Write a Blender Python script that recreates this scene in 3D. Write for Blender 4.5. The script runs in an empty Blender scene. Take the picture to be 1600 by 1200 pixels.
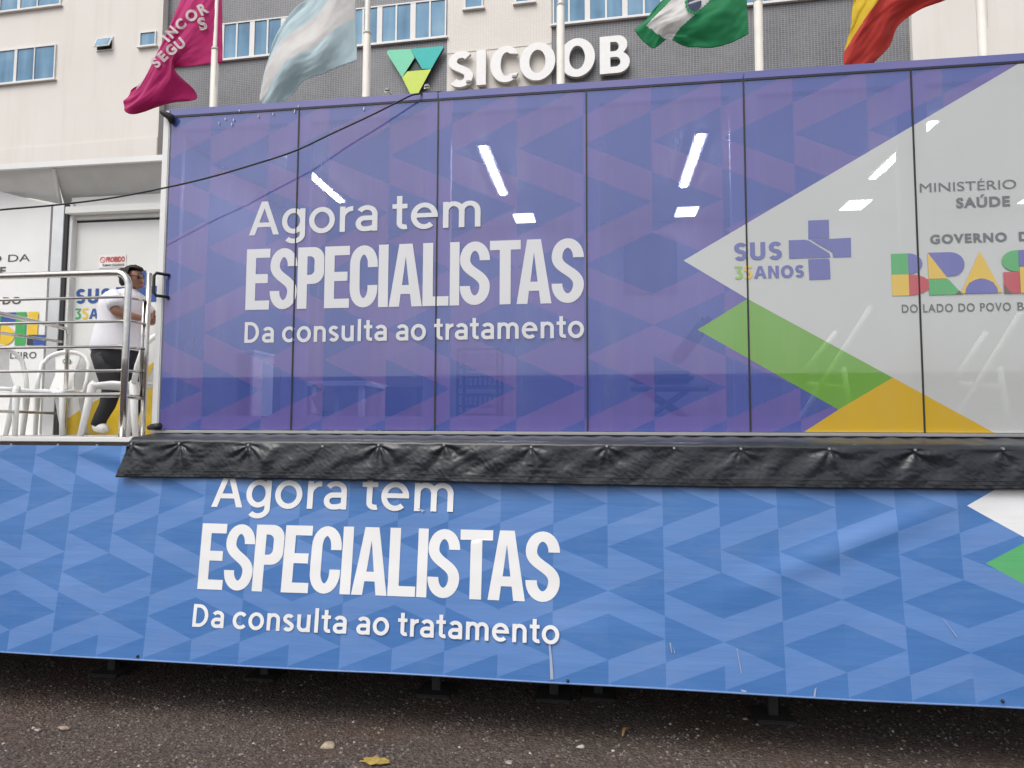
import bpy, bmesh, math, random
from mathutils import Vector, Matrix, noise as mnoise
sc = bpy.context.scene
col = sc.collection
R = math.radians
rnd = random.Random(7)

# ------------------------------------------------------------------ camera
F, YAW, PITCH, ROLL = 1030.0, 0.134420746, 0.0674770884, 0.00362079733
CAM = Vector((3.15850457, -4.34045629, 0.0192844160))
def basis():
    cy, sy, cp, sp = math.cos(YAW), math.sin(YAW), math.cos(PITCH), math.sin(PITCH)
    f = Vector((-sy*cp, cy*cp, sp)); r = Vector((cy, sy, 0)); u = r.cross(f)
    cr, sr = math.cos(ROLL), math.sin(ROLL)
    return cr*r + sr*u, -sr*r + cr*u, f
BR, BU, BF = basis()
cd = bpy.data.cameras.new('camera'); cam = bpy.data.objects.new('camera', cd); col.objects.link(cam)
cam.matrix_world = Matrix(((BR.x, BU.x, -BF.x, CAM.x), (BR.y, BU.y, -BF.y, CAM.y), (BR.z, BU.z, -BF.z, CAM.z), (0, 0, 0, 1)))
cd.sensor_width = 36; cd.lens = 36*F/1600; cd.clip_start = 0.05; cd.clip_end = 3000
sc.camera = cam
# ------------------------------------------------------------------ sky and sun (overcast)
SUN_EL, SUN_AZ = R(58), R(208)          # azimuth measured clockwise from +Y
w = bpy.data.worlds.new('World'); sc.world = w; w.use_nodes = True
nt = w.node_tree; bg = nt.nodes['Background']
sky = nt.nodes.new('ShaderNodeTexSky'); sky.sky_type = 'NISHITA'; sky.sun_disc = False
sky.sun_elevation = SUN_EL; sky.sun_rotation = SUN_AZ; sky.air_density = 1.0; sky.dust_density = 4.0; sky.ozone_density = 1.0
hs = nt.nodes.new('ShaderNodeHueSaturation'); hs.inputs['Saturation'].default_value = 0.32
nt.links.new(sky.outputs[0], hs.inputs['Color']); nt.links.new(hs.outputs[0], bg.inputs[0]); bg.inputs[1].default_value = 0.15
sd = bpy.data.lights.new('sun', 'SUN'); so = bpy.data.objects.new('sun', sd); col.objects.link(so)
sd.energy = 1.0; sd.angle = R(40); sd.color = (1, 0.96, 0.9)
sdir = Vector((math.sin(SUN_AZ)*math.cos(SUN_EL), math.cos(SUN_AZ)*math.cos(SUN_EL), math.sin(SUN_EL)))
so.rotation_euler = sdir.to_track_quat('Z', 'Y').to_euler()
sc.view_settings.view_transform = 'Standard'; sc.view_settings.look = 'None'; sc.view_settings.exposure = 0.47; sc.view_settings.gamma = 1

# ------------------------------------------------------------------ measuring helpers: photo point -> point on a real plane
def ray(px, py): return BR*((px-800)/F) + BU*((600-py)/F) + BF
def onY(px, py, Y=0.0):
    d = ray(px, py); return CAM + d*((Y-CAM.y)/d.y)
def onZ(px, py, Z):
    d = ray(px, py); return CAM + d*((Z-CAM.z)/d.z)
GZ = -1.85
BY, BZ, BS = -0.22, -0.06, 0.1137      # banner plane: Y = BY + BS*(z-BZ)
def onBan(px, py):
    d = ray(px, py); t = (BY + BS*(CAM.z-BZ) - CAM.y)/(d.y - BS*d.z); return CAM + d*t
# building plane, turned a little from the trailer
BA = R(2.4); BO = Vector((0, 20, GZ)); BX = Vector((math.cos(BA), -math.sin(BA), 0)); BN = Vector((-math.sin(BA), -math.cos(BA), 0))  # BN faces the camera
def onB(px, py, off=0.0):
    d = ray(px, py); o = BO + BN*off; t = (o-CAM).dot(BN)/d.dot(BN); p = CAM + d*t - BO
    return p.dot(BX), p.z              # s along wall, height above ground
def bw(s, z, off=0.0): return BO + BX*s + BN*off + Vector((0, 0, z))
def topx(p):
    d = Vector(p)-CAM; z = d.dot(BF); return 800+F*d.dot(BR)/z, 600-F*d.dot(BU)/z

# ------------------------------------------------------------------ materials
class N:
    """tiny node helper"""
    def __init__(s, name):
        s.m = bpy.data.materials.new(name); s.m.use_nodes = True; s.t = s.m.node_tree
        s.p = s.t.nodes['Principled BSDF']; s.out = s.t.nodes['Material Output']
    def node(s, typ, **kw):
        n = s.t.nodes.new(typ)
        for k, v in kw.items(): setattr(n, k, v)
        return n
    def link(s, a, b): s.t.links.new(a, b)
    def math(s, op, a, b=None, c=None):
        n = s.node('ShaderNodeMath', operation=op)
        for i, v in enumerate((a, b, c)):
            if v is None: continue
            if isinstance(v, (int, float)): n.inputs[i].default_value = v
            else: s.link(v, n.inputs[i])
        return n.outputs[0]
    def mix(s, f, a, b, blend='MIX'):
        n = s.node('ShaderNodeMix', data_type='RGBA', blend_type=blend)
        for i, v in ((0, f), (6, a), (7, b)):
            if isinstance(v, (int, float)): n.inputs[i].default_value = v
            elif isinstance(v, tuple): n.inputs[i].default_value = (*v[:3], 1)
            else: s.link(v, n.inputs[i])
        return n.outputs[2]
    def noise(s, scale, detail=4, vec=None, rough=0.55):
        n = s.node('ShaderNodeTexNoise'); n.inputs['Scale'].default_value = scale; n.inputs['Detail'].default_value = detail; n.inputs['Roughness'].default_value = rough
        if vec is not None: s.link(vec, n.inputs['Vector'])
        return n.outputs[0]
    def ramp(s, f, stops, const=False):
        n = s.node('ShaderNodeValToRGB'); s.link(f, n.inputs[0]); r = n.color_ramp
        if const: r.interpolation = 'CONSTANT'
        while len(r.elements) < len(stops): r.elements.new(0.5)
        for e, (p, c) in zip(r.elements, stops):
            e.position = p; e.color = (*c[:3], 1) if isinstance(c, tuple) else (c, c, c, 1)
        return n.outputs[0]
    def obj(s, scale=(1, 1, 1)):
        tc = s.node('ShaderNodeTexCoord'); mp = s.node('ShaderNodeMapping'); mp.inputs['Scale'].default_value = scale
        s.link(tc.outputs['Object'], mp.inputs[0]); return mp.outputs[0]
    def uv(s, scale=(1, 1, 1)):
        tc = s.node('ShaderNodeTexCoord'); mp = s.node('ShaderNodeMapping'); mp.inputs['Scale'].default_value = scale
        s.link(tc.outputs['UV'], mp.inputs[0]); return mp.outputs[0]
    def bump(s, h, strength=0.3, dist=0.01, target=None):
        n = s.node('ShaderNodeBump'); n.inputs['Strength'].default_value = strength; n.inputs['Distance'].default_value = dist
        s.link(h, n.inputs['Height']); s.link(n.outputs[0], (target or s.p).inputs['Normal'])
    def base(s, c):
        if isinstance(c, tuple): s.p.inputs['Base Color'].default_value = (*c, 1)
        else: s.link(c, s.p.inputs['Base Color'])
    def set(s, **kw):
        for k, v in kw.items(): s.p.inputs[k].default_value = v
MC = {}
def M(name, c=(.5, .5, .5), rough=.5, metal=0.0, var=0.12, scale=6.0, bump=0.0, bscale=60.0, spec=.5):
    if name in MC: return MC[name]
    n = N(name); v = n.obj()
    f = n.noise(scale, 5, v)
    lo = tuple(x*(1-var) for x in c); hi = tuple(min(1, x*(1+var)) for x in c)
    n.base(n.ramp(f, [(.3, lo), (.7, hi)]))
    n.set(Roughness=rough, Metallic=metal); n.p.inputs['Specular IOR Level'].default_value = spec
    if bump: n.bump(n.noise(bscale, 3, v), bump, .004)
    MC[name] = n.m; return n.m

# ------------------------------------------------------------------ mesh helpers
class MB:
    def __init__(s): s.v = []; s.f = []; s.mi = []; s.uv = None
    def add(s, vs, fs, mi=0):
        o = len(s.v); s.v += [tuple(v) for v in vs]; s.f += [tuple(i+o for i in f) for f in fs]; s.mi += [mi]*len(fs); return s
    def box(s, x0, x1, y0, y1, z0, z1, mi=0):
        return s.add([(x0,y0,z0),(x1,y0,z0),(x1,y1,z0),(x0,y1,z0),(x0,y0,z1),(x1,y0,z1),(x1,y1,z1),(x0,y1,z1)],
                     [(0,3,2,1),(4,5,6,7),(0,1,5,4),(1,2,6,5),(2,3,7,6),(3,0,4,7)], mi)
    def bbox(s, s0, s1, o0, o1, z0, z1, mi=0):          # a box in the building's own frame
        P = [bw(a, z, o) for z in (z0, z1) for a, o in ((s0,o1),(s1,o1),(s1,o0),(s0,o0))]
        return s.add(P, [(0,3,2,1),(4,5,6,7),(0,1,5,4),(1,2,6,5),(2,3,7,6),(3,0,4,7)], mi)
    def tube(s, pts, r, seg=10, mi=0, cap=True):
        pts = [Vector(p) for p in pts]; rs = r if isinstance(r, (list, tuple)) else [r]*len(pts)
        T = []
        for i in range(len(pts)):
            a = pts[max(i-1, 0)]; b = pts[min(i+1, len(pts)-1)]; T.append((b-a).normalized())
        n = T[0].orthogonal().normalized(); vs = []
        for i, p in enumerate(pts):
            n = (n - T[i]*n.dot(T[i])).normalized(); b = T[i].cross(n)
            for k in range(seg):
                a = 2*math.pi*k/seg; vs.append(p + (n*math.cos(a)+b*math.sin(a))*rs[i])
        fs = []
        for i in range(len(pts)-1):
            for k in range(seg):
                k2 = (k+1) % seg; fs.append((i*seg+k, i*seg+k2, (i+1)*seg+k2, (i+1)*seg+k))
        if cap:
            fs.append(tuple(reversed(range(seg)))); fs.append(tuple(range((len(pts)-1)*seg, len(pts)*seg)))
        return s.add(vs, fs, mi)
    def prism(s, poly, d, mi=0):                         # poly: 3-D outline, d: extrusion vector
        n = len(poly); d = Vector(d); A = [Vector(p) for p in poly]; B = [p+d for p in A]
        return s.add(A+B, [tuple(range(n)), tuple(reversed(range(n, 2*n)))] + [(i, i+n, (i+1) % n+n, (i+1) % n) for i in range(n)], mi)
    def ball(s, c, r, seg=12, rings=8, sc_=(1, 1, 1), mi=0):
        c = Vector(c); vs = []; fs = []
        for i in range(rings+1):
            th = math.pi*i/rings
            for k in range(seg):
                a = 2*math.pi*k/seg
                vs.append((c.x+r*sc_[0]*math.sin(th)*math.cos(a), c.y+r*sc_[1]*math.sin(th)*math.sin(a), c.z+r*sc_[2]*math.cos(th)))
        for i in range(rings):
            for k in range(seg):
                k2 = (k+1) % seg; fs.append((i*seg+k, (i+1)*seg+k, (i+1)*seg+k2, i*seg+k2))
        return s.add(vs, fs, mi)
    def build(s, name, mats, parent=None, smooth=False, bevel=0.0, label=None, kind=None, weld=False):
        me = bpy.data.meshes.new(name); me.from_pydata(s.v, [], s.f)
        if not isinstance(mats, (list, tuple)): mats = [mats]
        for m in mats: me.materials.append(m)
        for p, i in zip(me.polygons, s.mi): p.material_index = i; p.use_smooth = smooth
        bm = bmesh.new(); bm.from_mesh(me)
        if weld: bmesh.ops.remove_doubles(bm, verts=bm.verts, dist=1e-5)
        if bevel: bmesh.ops.bevel(bm, geom=list(bm.edges), offset=bevel, segments=2, affect='EDGES', clamp_overlap=True)
        bmesh.ops.recalc_face_normals(bm, faces=bm.faces); bm.to_mesh(me); bm.free()
        return link(name, me, parent, label, kind)
def link(name, me, parent=None, label=None, kind=None):
    o = bpy.data.objects.new(name, me); col.objects.link(o)
    if parent is not None:
        o.parent = parent
        if '_local' not in parent:
            q = parent; T = Vector((0, 0, 0))
            while q is not None: T += q.location; q = q.parent
            o.location = -T
    if label: o['label'] = label
    if kind: o['kind'] = kind
    return o
def tag(o, label, cat, group=None):
    o['label'] = label; o['category'] = cat
    if group: o['group'] = group
    return o
def thing(name, label, cat, loc=(0, 0, 0), group=None, rz=0.0):
    o = bpy.data.objects.new(name, None); col.objects.link(o); o.location = loc; o.empty_display_size = .2
    o.rotation_euler = (0, 0, rz)
    return tag(o, label, cat, group)
def copy_tree(o, parent=None):
    c = o.copy(); col.objects.link(c); c.parent = parent
    for ch in o.children: copy_tree(ch, c)
    return c
def mesh_of(ob):
    dg = bpy.context.evaluated_depsgraph_get(); me = bpy.data.meshes.new_from_object(ob.evaluated_get(dg)); return me

# ------------------------------------------------------------------ 2-D lettering
def text2d(body, bold=0.0, space=1.0):
    c = bpy.data.curves.new('t', 'FONT'); c.body = body; c.offset = bold; c.resolution_u = 5; c.space_character = space
    o = bpy.data.objects.new('t', c); col.objects.link(o); bpy.context.view_layer.update()
    me = mesh_of(o); vs = [(v.co.x, v.co.y) for v in me.vertices]; fs = [tuple(p.vertices) for p in me.polygons]
    bpy.data.objects.remove(o); bpy.data.meshes.remove(me); return vs, fs
def fill2d(polys):
    """filled 2-D shape from closed outlines (holes by even-odd)"""
    c = bpy.data.curves.new('t', 'CURVE'); c.dimensions = '2D'; c.fill_mode = 'BOTH'
    for P in polys:
        sp = c.splines.new('POLY'); sp.points.add(len(P)-1); sp.use_cyclic_u = True
        for q, (x, y) in zip(sp.points, P): q.co = (x, y, 0, 1)
    o = bpy.data.objects.new('t', c); col.objects.link(o); bpy.context.view_layer.update()
    me = mesh_of(o); vs = [(v.co.x, v.co.y) for v in me.vertices]; fs = [tuple(p.vertices) for p in me.polygons]
    bpy.data.objects.remove(o); bpy.data.meshes.remove(me); return vs, fs
CAPH = None
def cap():
    global CAPH
    if CAPH is None: CAPH = max(v[1] for v in text2d('H')[0])
    return CAPH
def fit_text(body, x0, x1, z0, caph, bold=0.0, space=1.0):
    b = bold*cap()/1.0
    vs, fs = text2d(body, b, space); a = min(v[0] for v in vs); e = max(v[0] for v in vs)
    kx = (x1-x0)/(e-a); kz = caph/(cap()+2*b)
    return [(x0+(x-a)*kx, z0+(y+b)*kz) for x, y in vs], fs
def arc(cx, cy, rx, ry, a0, a1, n=14):
    return [(cx+rx*math.cos(R(a0+(a1-a0)*i/n)), cy+ry*math.sin(R(a0+(a1-a0)*i/n))) for i in range(n+1)]
def stroke(pts, t0, t1=None):
    """outline of a stroke; t0 = width where it runs vertically, t1 = where it runs horizontally"""
    t1 = t1 or t0; L = []; Rr = []
    for i, p in enumerate(pts):
        a = pts[max(i-1, 0)]; b = pts[min(i+1, len(pts)-1)]; dx, dy = b[0]-a[0], b[1]-a[1]; l = math.hypot(dx, dy) or 1
        nx, ny = -dy/l, dx/l; hx, hy = t0/2, t1/2
        L.append((p[0]+nx*hx, p[1]+ny*hy)); Rr.append((p[0]-nx*hx, p[1]-ny*hy))
    return L + Rr[::-1]
def glyph(ch, wd, t, th=None, h=1.0):
    """condensed bold capitals in a box wd x h; t stem width, th bar width"""
    th = th or t
    if ch == 'I': return [[(0,0),(wd,0),(wd,h),(0,h)]]
    if ch == 'E': m = .435*h; return [[(0,0),(wd,0),(wd,th),(t,th),(t,m),(wd*.92,m),(wd*.92,m+th),(t,m+th),(t,h-th),(wd,h-th),(wd,h),(0,h)]]
    if ch == 'L': return [[(0,0),(wd,0),(wd,th),(t,th),(t,h),(0,h)]]
    if ch == 'T': c = wd/2; return [[(c-t/2,0),(c+t/2,0),(c+t/2,h-th),(wd,h-th),(wd,h),(0,h),(0,h-th),(c-t/2,h-th)]]
    if ch == 'A':
        a = wd*.30; b = wd*.70
        return [[(0,0),(t*1.02,0),(t*1.02+wd*.045,.20*h),(wd-t*1.02-wd*.045,.20*h),(wd-t*1.02,0),(wd,0),(b,h),(a,h)],
                [(t*1.02+wd*.085,.20*h+th*.95),(wd-t*1.02-wd*.085,.20*h+th*.95),(wd/2,h*.80)]]
    if ch == 'P':
        m = .40*h; r = wd*.42
        o = [(0,0),(t,0),(t,m)] + [(wd-r,m)] + arc(wd-r, m+r, r, r, -90, 0, 8)[1:] + arc(wd-r, h-r, r, r, 0, 90, 8) + [(0,h)]
        ri = r*.42; i = [(t,m+th)] + arc(wd-t-ri, m+th+ri, ri, ri, -90, 0, 6) + arc(wd-t-ri, h-th-ri, ri, ri, 0, 90, 6) + [(t,h-th)]
        return [o, i]
    if ch == 'C':
        rx = wd/2-t/2; ry = .23*h; c = wd/2
        pts = [(wd-t/2,.645*h),(wd-t/2,.70*h)] + arc(c,h-ry-th/2,rx,ry,0,180) + arc(c,ry+th/2,rx,ry,180,360) + [(wd-t/2,.30*h),(wd-t/2,.355*h)]
        return [stroke(pts, t, th)]
    if ch == 'S':
        rx = wd/2-t/2; ry = .215*h; c = wd/2
        pts = [(wd-t/2,.70*h)] + arc(c,h-ry-th/2,rx,ry,0,180)
        A = Vector((t/2, h-ry-th/2)); B = Vector((wd-t/2, ry+th/2))
        b1 = A+Vector((0,-.20*h)); b2 = B+Vector((0,.20*h))
        for i in range(1, 16):
            u = i/16; q = A*(1-u)**3+b1*3*u*(1-u)**2+b2*3*u*u*(1-u)+B*u**3; pts.append((q.x, q.y))
        pts += arc(c,ry+th/2,rx,ry,0,-180) + [(t/2,.30*h)]
        return [stroke(pts, t, th)]
    if ch == 'O':
        return [arc(wd/2,h/2,wd/2,h/2+.015*h,0,354,48), arc(wd/2,h/2,wd/2-t,h/2-th,0,354,48)]
    if ch == 'B':
        r1 = .27*h; r2 = .245*h; m = h-2*r2
        o = [(0,0)] + [(wd-r1*1.15,0)] + arc(wd-r1*1.15, m/2, r1*1.15, m/2, -90, 90, 14)[1:-1] + [(wd-r1*1.15,m)]
        o = [(0,0)] + arc(wd-r1*1.15, .285*h, r1*1.15, .285*h, -90, 60, 14) + arc(wd*.92-r2, h-.25*h, r2, .25*h, -50, 90, 14) + [(0,h)]
        i1 = [(t,th)] + arc(wd*.52, .285*h, wd*.16, .285*h-th, -90, 90, 10) + [(t,.57*h-th)]
        i2 = [(t,.56*h+th*.1)] + arc(wd*.50, .72*h, wd*.13, .12*h+.0, -90, 90, 10) + [(t,.84*h)]
        i1 = [(t,th*.95)] + arc(wd*.53, .30*h, wd*.15, .30*h-th*.95, -90, 90, 10) + [(t,.60*h-th*.95)]
        i1 = [(t,.17*h)] + arc(wd*.53, .30*h, wd*.16, .13*h, -90, 90, 10) + [(t,.43*h)]
        i2 = [(t,.585*h)] + arc(wd*.50, .71*h, wd*.14, .125*h, -90, 90, 10) + [(t,.835*h)]
        return [o, i1, i2]
    raise KeyError(ch)
ESPX = [('E',90,195),('S',197,316),('P',318,433),('E',436,543),('C',545,663),('I',667,708),('A',712,850),('L',853,960),('I',965,1004),('S',1006,1128),('T',1128,1252),('A',1236,1374),('S',1375,1501)]
def especialistas(x0, x1, z0, z1):
    vs, fs = [], []; k = (x1-x0)/(1501-90); h = (z1-z0)
    for ch, a, b in ESPX:
        g = glyph(ch, (b-a)*k, 42*k if ch != 'T' else 44*k, .148*h, h)
        v, f = fill2d(g); o = len(vs); vs += [(x+x0+(a-90)*k, y+z0) for x, y in v]; fs += [tuple(i+o for i in q) for q in f]
    return vs, fs
def inside(p, P):
    x, y = p; c = False
    for i in range(len(P)):
        x1, y1 = P[i]; x2, y2 = P[i-1]
        if (y1 > y) != (y2 > y) and x < (x2-x1)*(y-y1)/(y2-y1)+x1: c = not c
    return c
def sheet2d(shape, parent, name, mat, mapf, cut=None, label=None):
    """2-D shapes laid on a surface by mapf(x, z); cut = grid size so they follow a wavy sheet"""
    shapes = shape if isinstance(shape, list) else [shape]; m = MB()
    for li, (vs, fs) in enumerate(shapes):
        bm = bmesh.new(); V = [bm.verts.new((x, 0, z)) for x, z in vs]
        for f in fs:
            try: bm.faces.new([V[i] for i in f])
            except ValueError: pass
        if cut:
            xs = [v[0] for v in vs]; zs = [v[1] for v in vs]
            for a, lo, hi in ((0, min(xs), max(xs)), (2, min(zs), max(zs))):
                k = math.floor(lo/cut)+1
                while k*cut < hi:
                    co = [0, 0, 0]; no = [0, 0, 0]; co[a] = k*cut; no[a] = 1
                    bmesh.ops.bisect_plane(bm, geom=list(bm.verts)+list(bm.edges)+list(bm.faces), dist=1e-6, plane_co=co, plane_no=no); k += 1
        bm.verts.index_update()
        m.add([mapf(v.co.x, v.co.z) - Vector((0, .0003*li, 0)) for v in bm.verts], [tuple(v.index for v in f.verts) for f in bm.faces]); bm.free()
    me = bpy.data.meshes.new(name); me.from_pydata(m.v, [], m.f); me.materials.append(mat)
    bm = bmesh.new(); bm.from_mesh(me); bm.normal_update()
    for f in bm.faces:
        f.smooth = bool(cut)
        if f.normal.y > 0: f.normal_flip()
    bm.to_mesh(me); bm.free()
    return link(name, me, parent, label)
# ---- rounded single-weight lettering
XH = .745
def mono(ch, t):
    """list of outline groups (each filled even-odd) and width; capital height 1"""
    h = t/2; X = XH
    def ring(cx, cy, rx, ry): return [arc(cx, cy, rx, ry, 0, 354, 44), arc(cx, cy, rx-t, ry-t*.96, 0, 354, 44)]
    def bar(a, b, c, d): return [[(a, b), (c, b), (c, d), (a, d)]]
    def st(p): return [stroke(p, t, t*.94)]
    if ch == 'o': return [ring(.36, X/2, .36, X/2+.015)], .72
    if ch == 'c': return [st(arc(.36, X/2, .36-h, X/2+.015-h, 42, 318, 40))], .64
    if ch == 'e': return [st(arc(.36, X/2, .36-h, X/2+.015-h, -8, 312, 44)), bar(.08, X*.44, .36+.36-h, X*.44+t*.85)], .72
    if ch == 'g': return [ring(.33, X/2+.01, .33, X/2+.005), st([(.66-h, X), (.66-h, .0)] + arc(.345, -.02, .315-h, .27-h, 0, -142, 22))], .66
    if ch == 'a':
        w_ = .60
        return [st(arc(.305, X-.26+.015, w_-.305-h, .26-h, 152, 0, 20) + [(w_-h, 0)]),
                st([(w_-h, .455-h), (.27, .455-h)] + arc(.245, .2225, .245-h, .2325-h, 90, 270, 22) + arc(.30, .2225+.0, w_-.30-h*.6, .2325-h, 270, 345, 10))], w_
    if ch == 'r': return [bar(0, 0, t, X), st(arc(.36, X-.34, .36-h, .345-h, 175, 88, 16))], .37
    if ch == 't': return [st([(.12+h, .98), (.12+h, .20)] + arc(.12+h+.15, .19, .15, .19-h, 180, 292, 14)), bar(0, X-t*.9, .41, X)], .42
    if ch in 'nm':
        g = [bar(0, 0, t, X)]; aw = .60 if ch == 'n' else .57; x = 0
        for k in range(1 if ch == 'n' else 2):
            rx = (aw-t)/2; g.append(st([(x+h+.005, X-.36)] + arc(x+h+rx, X-.29+.012, rx, .29-h, 172, 0, 20) + [(x+aw-h, 0)])); x += aw-t
        return g, x+t
    if ch == 'u': aw = .60; rx = (aw-t)/2; return [bar(aw-t, 0, aw, X), st([(h, X)] + arc(h+rx, .29-.012, rx, .29-h, 180, 352, 20))], aw
    if ch == 'l': return [bar(0, 0, t, 1.04)], t
    if ch == 's':
        w_ = .50; ry = (X-t)/4+.004; rx = w_/2-h
        p = arc(w_/2, X-ry-h+.012, rx, ry, 28, 205, 18) + arc(w_/2, ry+h-.012, rx, ry, 25, -152, 18)
        return [st(p)], w_
    if ch == 'S':
        w_ = .60; ry = (1-t)/4+.004; rx = w_/2-h
        return [st(arc(w_/2+.02, 1-ry-h+.012, rx, ry, 30, 180, 18) + arc(w_/2+.02, 1-ry-h+.012, rx, ry, 200, 262, 6) + arc(w_/2, ry+h-.012, rx, ry, 82, 0, 8) + arc(w_/2, ry+h-.012, rx, ry, -20, -150, 16))], w_
    if ch == 'U': rx = (.68-t)/2; return [st([(h, 1)] + arc(.34, .32, rx, .32-h+.01, 180, 360, 24) + [(.68-h, 1)])], .68
    if ch == 'O': return [ring(.42, .5, .42, .515)], .84
    if ch == 'N': w_ = .72; return [[[(0, 0), (t, 0), (t, .66), (w_-t*.95, 0), (w_, 0), (w_, 1), (w_-t, 1), (w_-t, .34), (t*.95, 1), (0, 1)]]], w_
    if ch == '3':
        return [st([(.04, 1-h), (.46, 1-h), (.25, .60)] + arc(.25, .31, .29-h, .31-h, 75, -140, 20))], .55
    if ch == '5':
        return [st([(.52, 1-h), (.12, 1-h), (.09, .60), (.20, .635)] + arc(.25, .315, .30-h, .325-h, 80, -142, 20))], .56
    if ch == 'A':
        w_ = .86; a = t*1.12
        return [[[(0, 0), (a, 0), (w_/2, .80), (w_-a, 0), (w_, 0), (w_/2+t*.58, 1), (w_/2-t*.58, 1)]], bar(.20, .235, w_-.20, .235+t*.9)], w_
    if ch == 'D':
        w_ = .74; o = [(0, 0)] + arc(w_-.46, .5, .46, .5, -90, 90, 24) + [(0, 1)]; i = [(t, t*.92)] + arc(w_-.46, .5, .46-t, .5-t*.92, -90, 90, 24) + [(t, 1-t*.92)]
        return [[o, i]], w_
BEAR = {'o': .05, 'c': .05, 'e': .05, 'g': .06, 'a': .07, 'r': .09, 't': .035, 'n': .09, 'm': .09, 'u': .09, 'l': .10, 's': .05, 'A': .02, 'D': .09, 'S': .05, 'U': .08, 'O': .05, 'N': .08, '3': .05, '5': .05}
def mono_text(body, x0, x1, z0, caph, t):
    x = 0; out = []; prev = 0
    for i, ch in enumerate(body):
        if ch == ' ': x += .30; continue
        g, w_ = mono(ch, t); x += BEAR[ch] if out else 0
        for G in g: out.append([[(px+x, py) for px, py in P] for P in G])
        x += w_ + (BEAR[ch] if ch != 'r' else 0)
    end = x - BEAR[body[-1]]; k = (x1-x0)/end
    return [fill2d([[(x0+px*k, z0+py*caph) for px, py in P] for P in G]) for G in out]

def printed(name, x0, x1, z0, z1, nx, nz, regions, mats, mapf, parent, label=None):
    """printed sheet: grid cut exactly along the colour regions [(polygon, material index)], index 0 = pattern; UV in metres"""
    bm = bmesh.new()
    g = [[bm.verts.new((x0+(x1-x0)*i/nx, 0, z0+(z1-z0)*j/nz)) for i in range(nx+1)] for j in range(nz+1)]
    for j in range(nz):
        for i in range(nx): bm.faces.new((g[j][i], g[j][i+1], g[j+1][i+1], g[j+1][i]))
    seen = set()
    for P, mi in regions:
        for i in range(len(P)):
            a, b = P[i-1], P[i]; d = Vector((b[0]-a[0], 0, b[1]-a[1]))
            lo = min(a[0], b[0]); hi = max(a[0], b[0])
            if hi < x0-.01 and lo < x0-.01: continue
            n = Vector((-d.z, 0, d.x)).normalized(); key = (round(n.x, 3), round(n.z, 3), round(n.dot(Vector((a[0], 0, a[1]))), 3))
            if key in seen: continue
            seen.add(key)
            bmesh.ops.bisect_plane(bm, geom=list(bm.verts)+list(bm.edges)+list(bm.faces), dist=1e-6, plane_co=(a[0], 0, a[1]), plane_no=n)
    uvl = bm.loops.layers.uv.new('uv')
    for f in bm.faces:
        c = f.calc_center_median(); f.smooth = True
        for P, mi in regions:
            if inside((c.x, c.z), P): f.material_index = mi
        for l in f.loops: l[uvl].uv = (l.vert.co.x, l.vert.co.z)
    for v in bm.verts: v.co = mapf(v.co.x, v.co.z)
    me = bpy.data.meshes.new(name); bm.to_mesh(me); bm.free()
    for m in mats: me.materials.append(m)
    if sum((p.normal.y*p.area for p in me.polygons)) > 0: me.flip_normals()
    return link(name, me, parent, label)

# ------------------------------------------------------------------ triangle print as shader
def tri_mask(n, x0, wd, zr2, s, rowdir, uv):
    """1 in the darker triangles. rowdir: list for rows 0.. of 'R','L','A' (columns mod 4: 0,1 -> L 2,3 -> R),'B' inverse,'C','D' shifted"""
    sx = n.node('ShaderNodeSeparateXYZ'); n.link(uv, sx.inputs[0])
    X = n.math('DIVIDE', n.math('SUBTRACT', sx.outputs[0], x0), wd)
    Z = n.math('DIVIDE', n.math('SUBTRACT', zr2 + s*2.5, sx.outputs[1]), s)      # row index grows downward; row r centre at r+0.5
    c = n.math('FLOOR', X); u = n.math('FRACT', X); r = n.math('FLOOR', Z); v = n.math('ABSOLUTE', n.math('SUBTRACT', n.math('FRACT', Z), .5))
    rr = n.math('DIVIDE', n.math('ADD', r, .5), 16)
    uni = n.ramp(rr, [(i/16, 1.0 if d in 'LBD' else 0.0) for i, d in enumerate(rowdir)], True)      # base direction or inversion
    use = n.ramp(rr, [(i/16, 1.0 if d in 'ABCD' else 0.0) for i, d in enumerate(rowdir)], True)
    sh = n.ramp(rr, [(i/16, 1.0 if d in 'CD' else 0.0) for i, d in enumerate(rowdir)], True)
    md = n.math('FLOOR', n.math('DIVIDE', n.math('FLOORED_MODULO', n.math('ADD', c, sh), 4), 2))   # 0 0 1 1
    base = n.math('SUBTRACT', 1, md)                                                               # 1 (L) for columns 0,1
    d_mod = n.math('ABSOLUTE', n.math('SUBTRACT', base, uni))
    d = n.math('ADD', n.math('MULTIPLY', use, d_mod), n.math('MULTIPLY', n.math('SUBTRACT', 1, use), uni))   # 1 = pointing left
    uu = n.math('ADD', n.math('MULTIPLY', d, u), n.math('MULTIPLY', n.math('SUBTRACT', 1, d), n.math('SUBTRACT', 1, u)))
    mask = n.math('LESS_THAN', v, n.math('MULTIPLY', uu, .5))
    # faint tone change from column to column
    wn = n.node('ShaderNodeTexWhiteNoise', noise_dimensions='2D'); cx = n.node('ShaderNodeCombineXYZ')
    n.link(c, cx.inputs[0]); n.link(n.math('FLOOR', n.math('ADD', Z, n.math('MULTIPLY', u, .5))), cx.inputs[1]); n.link(cx.outputs[0], wn.inputs['Vector'])
    return mask, wn.outputs['Value']
FILM_ROUGH = .22
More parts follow.
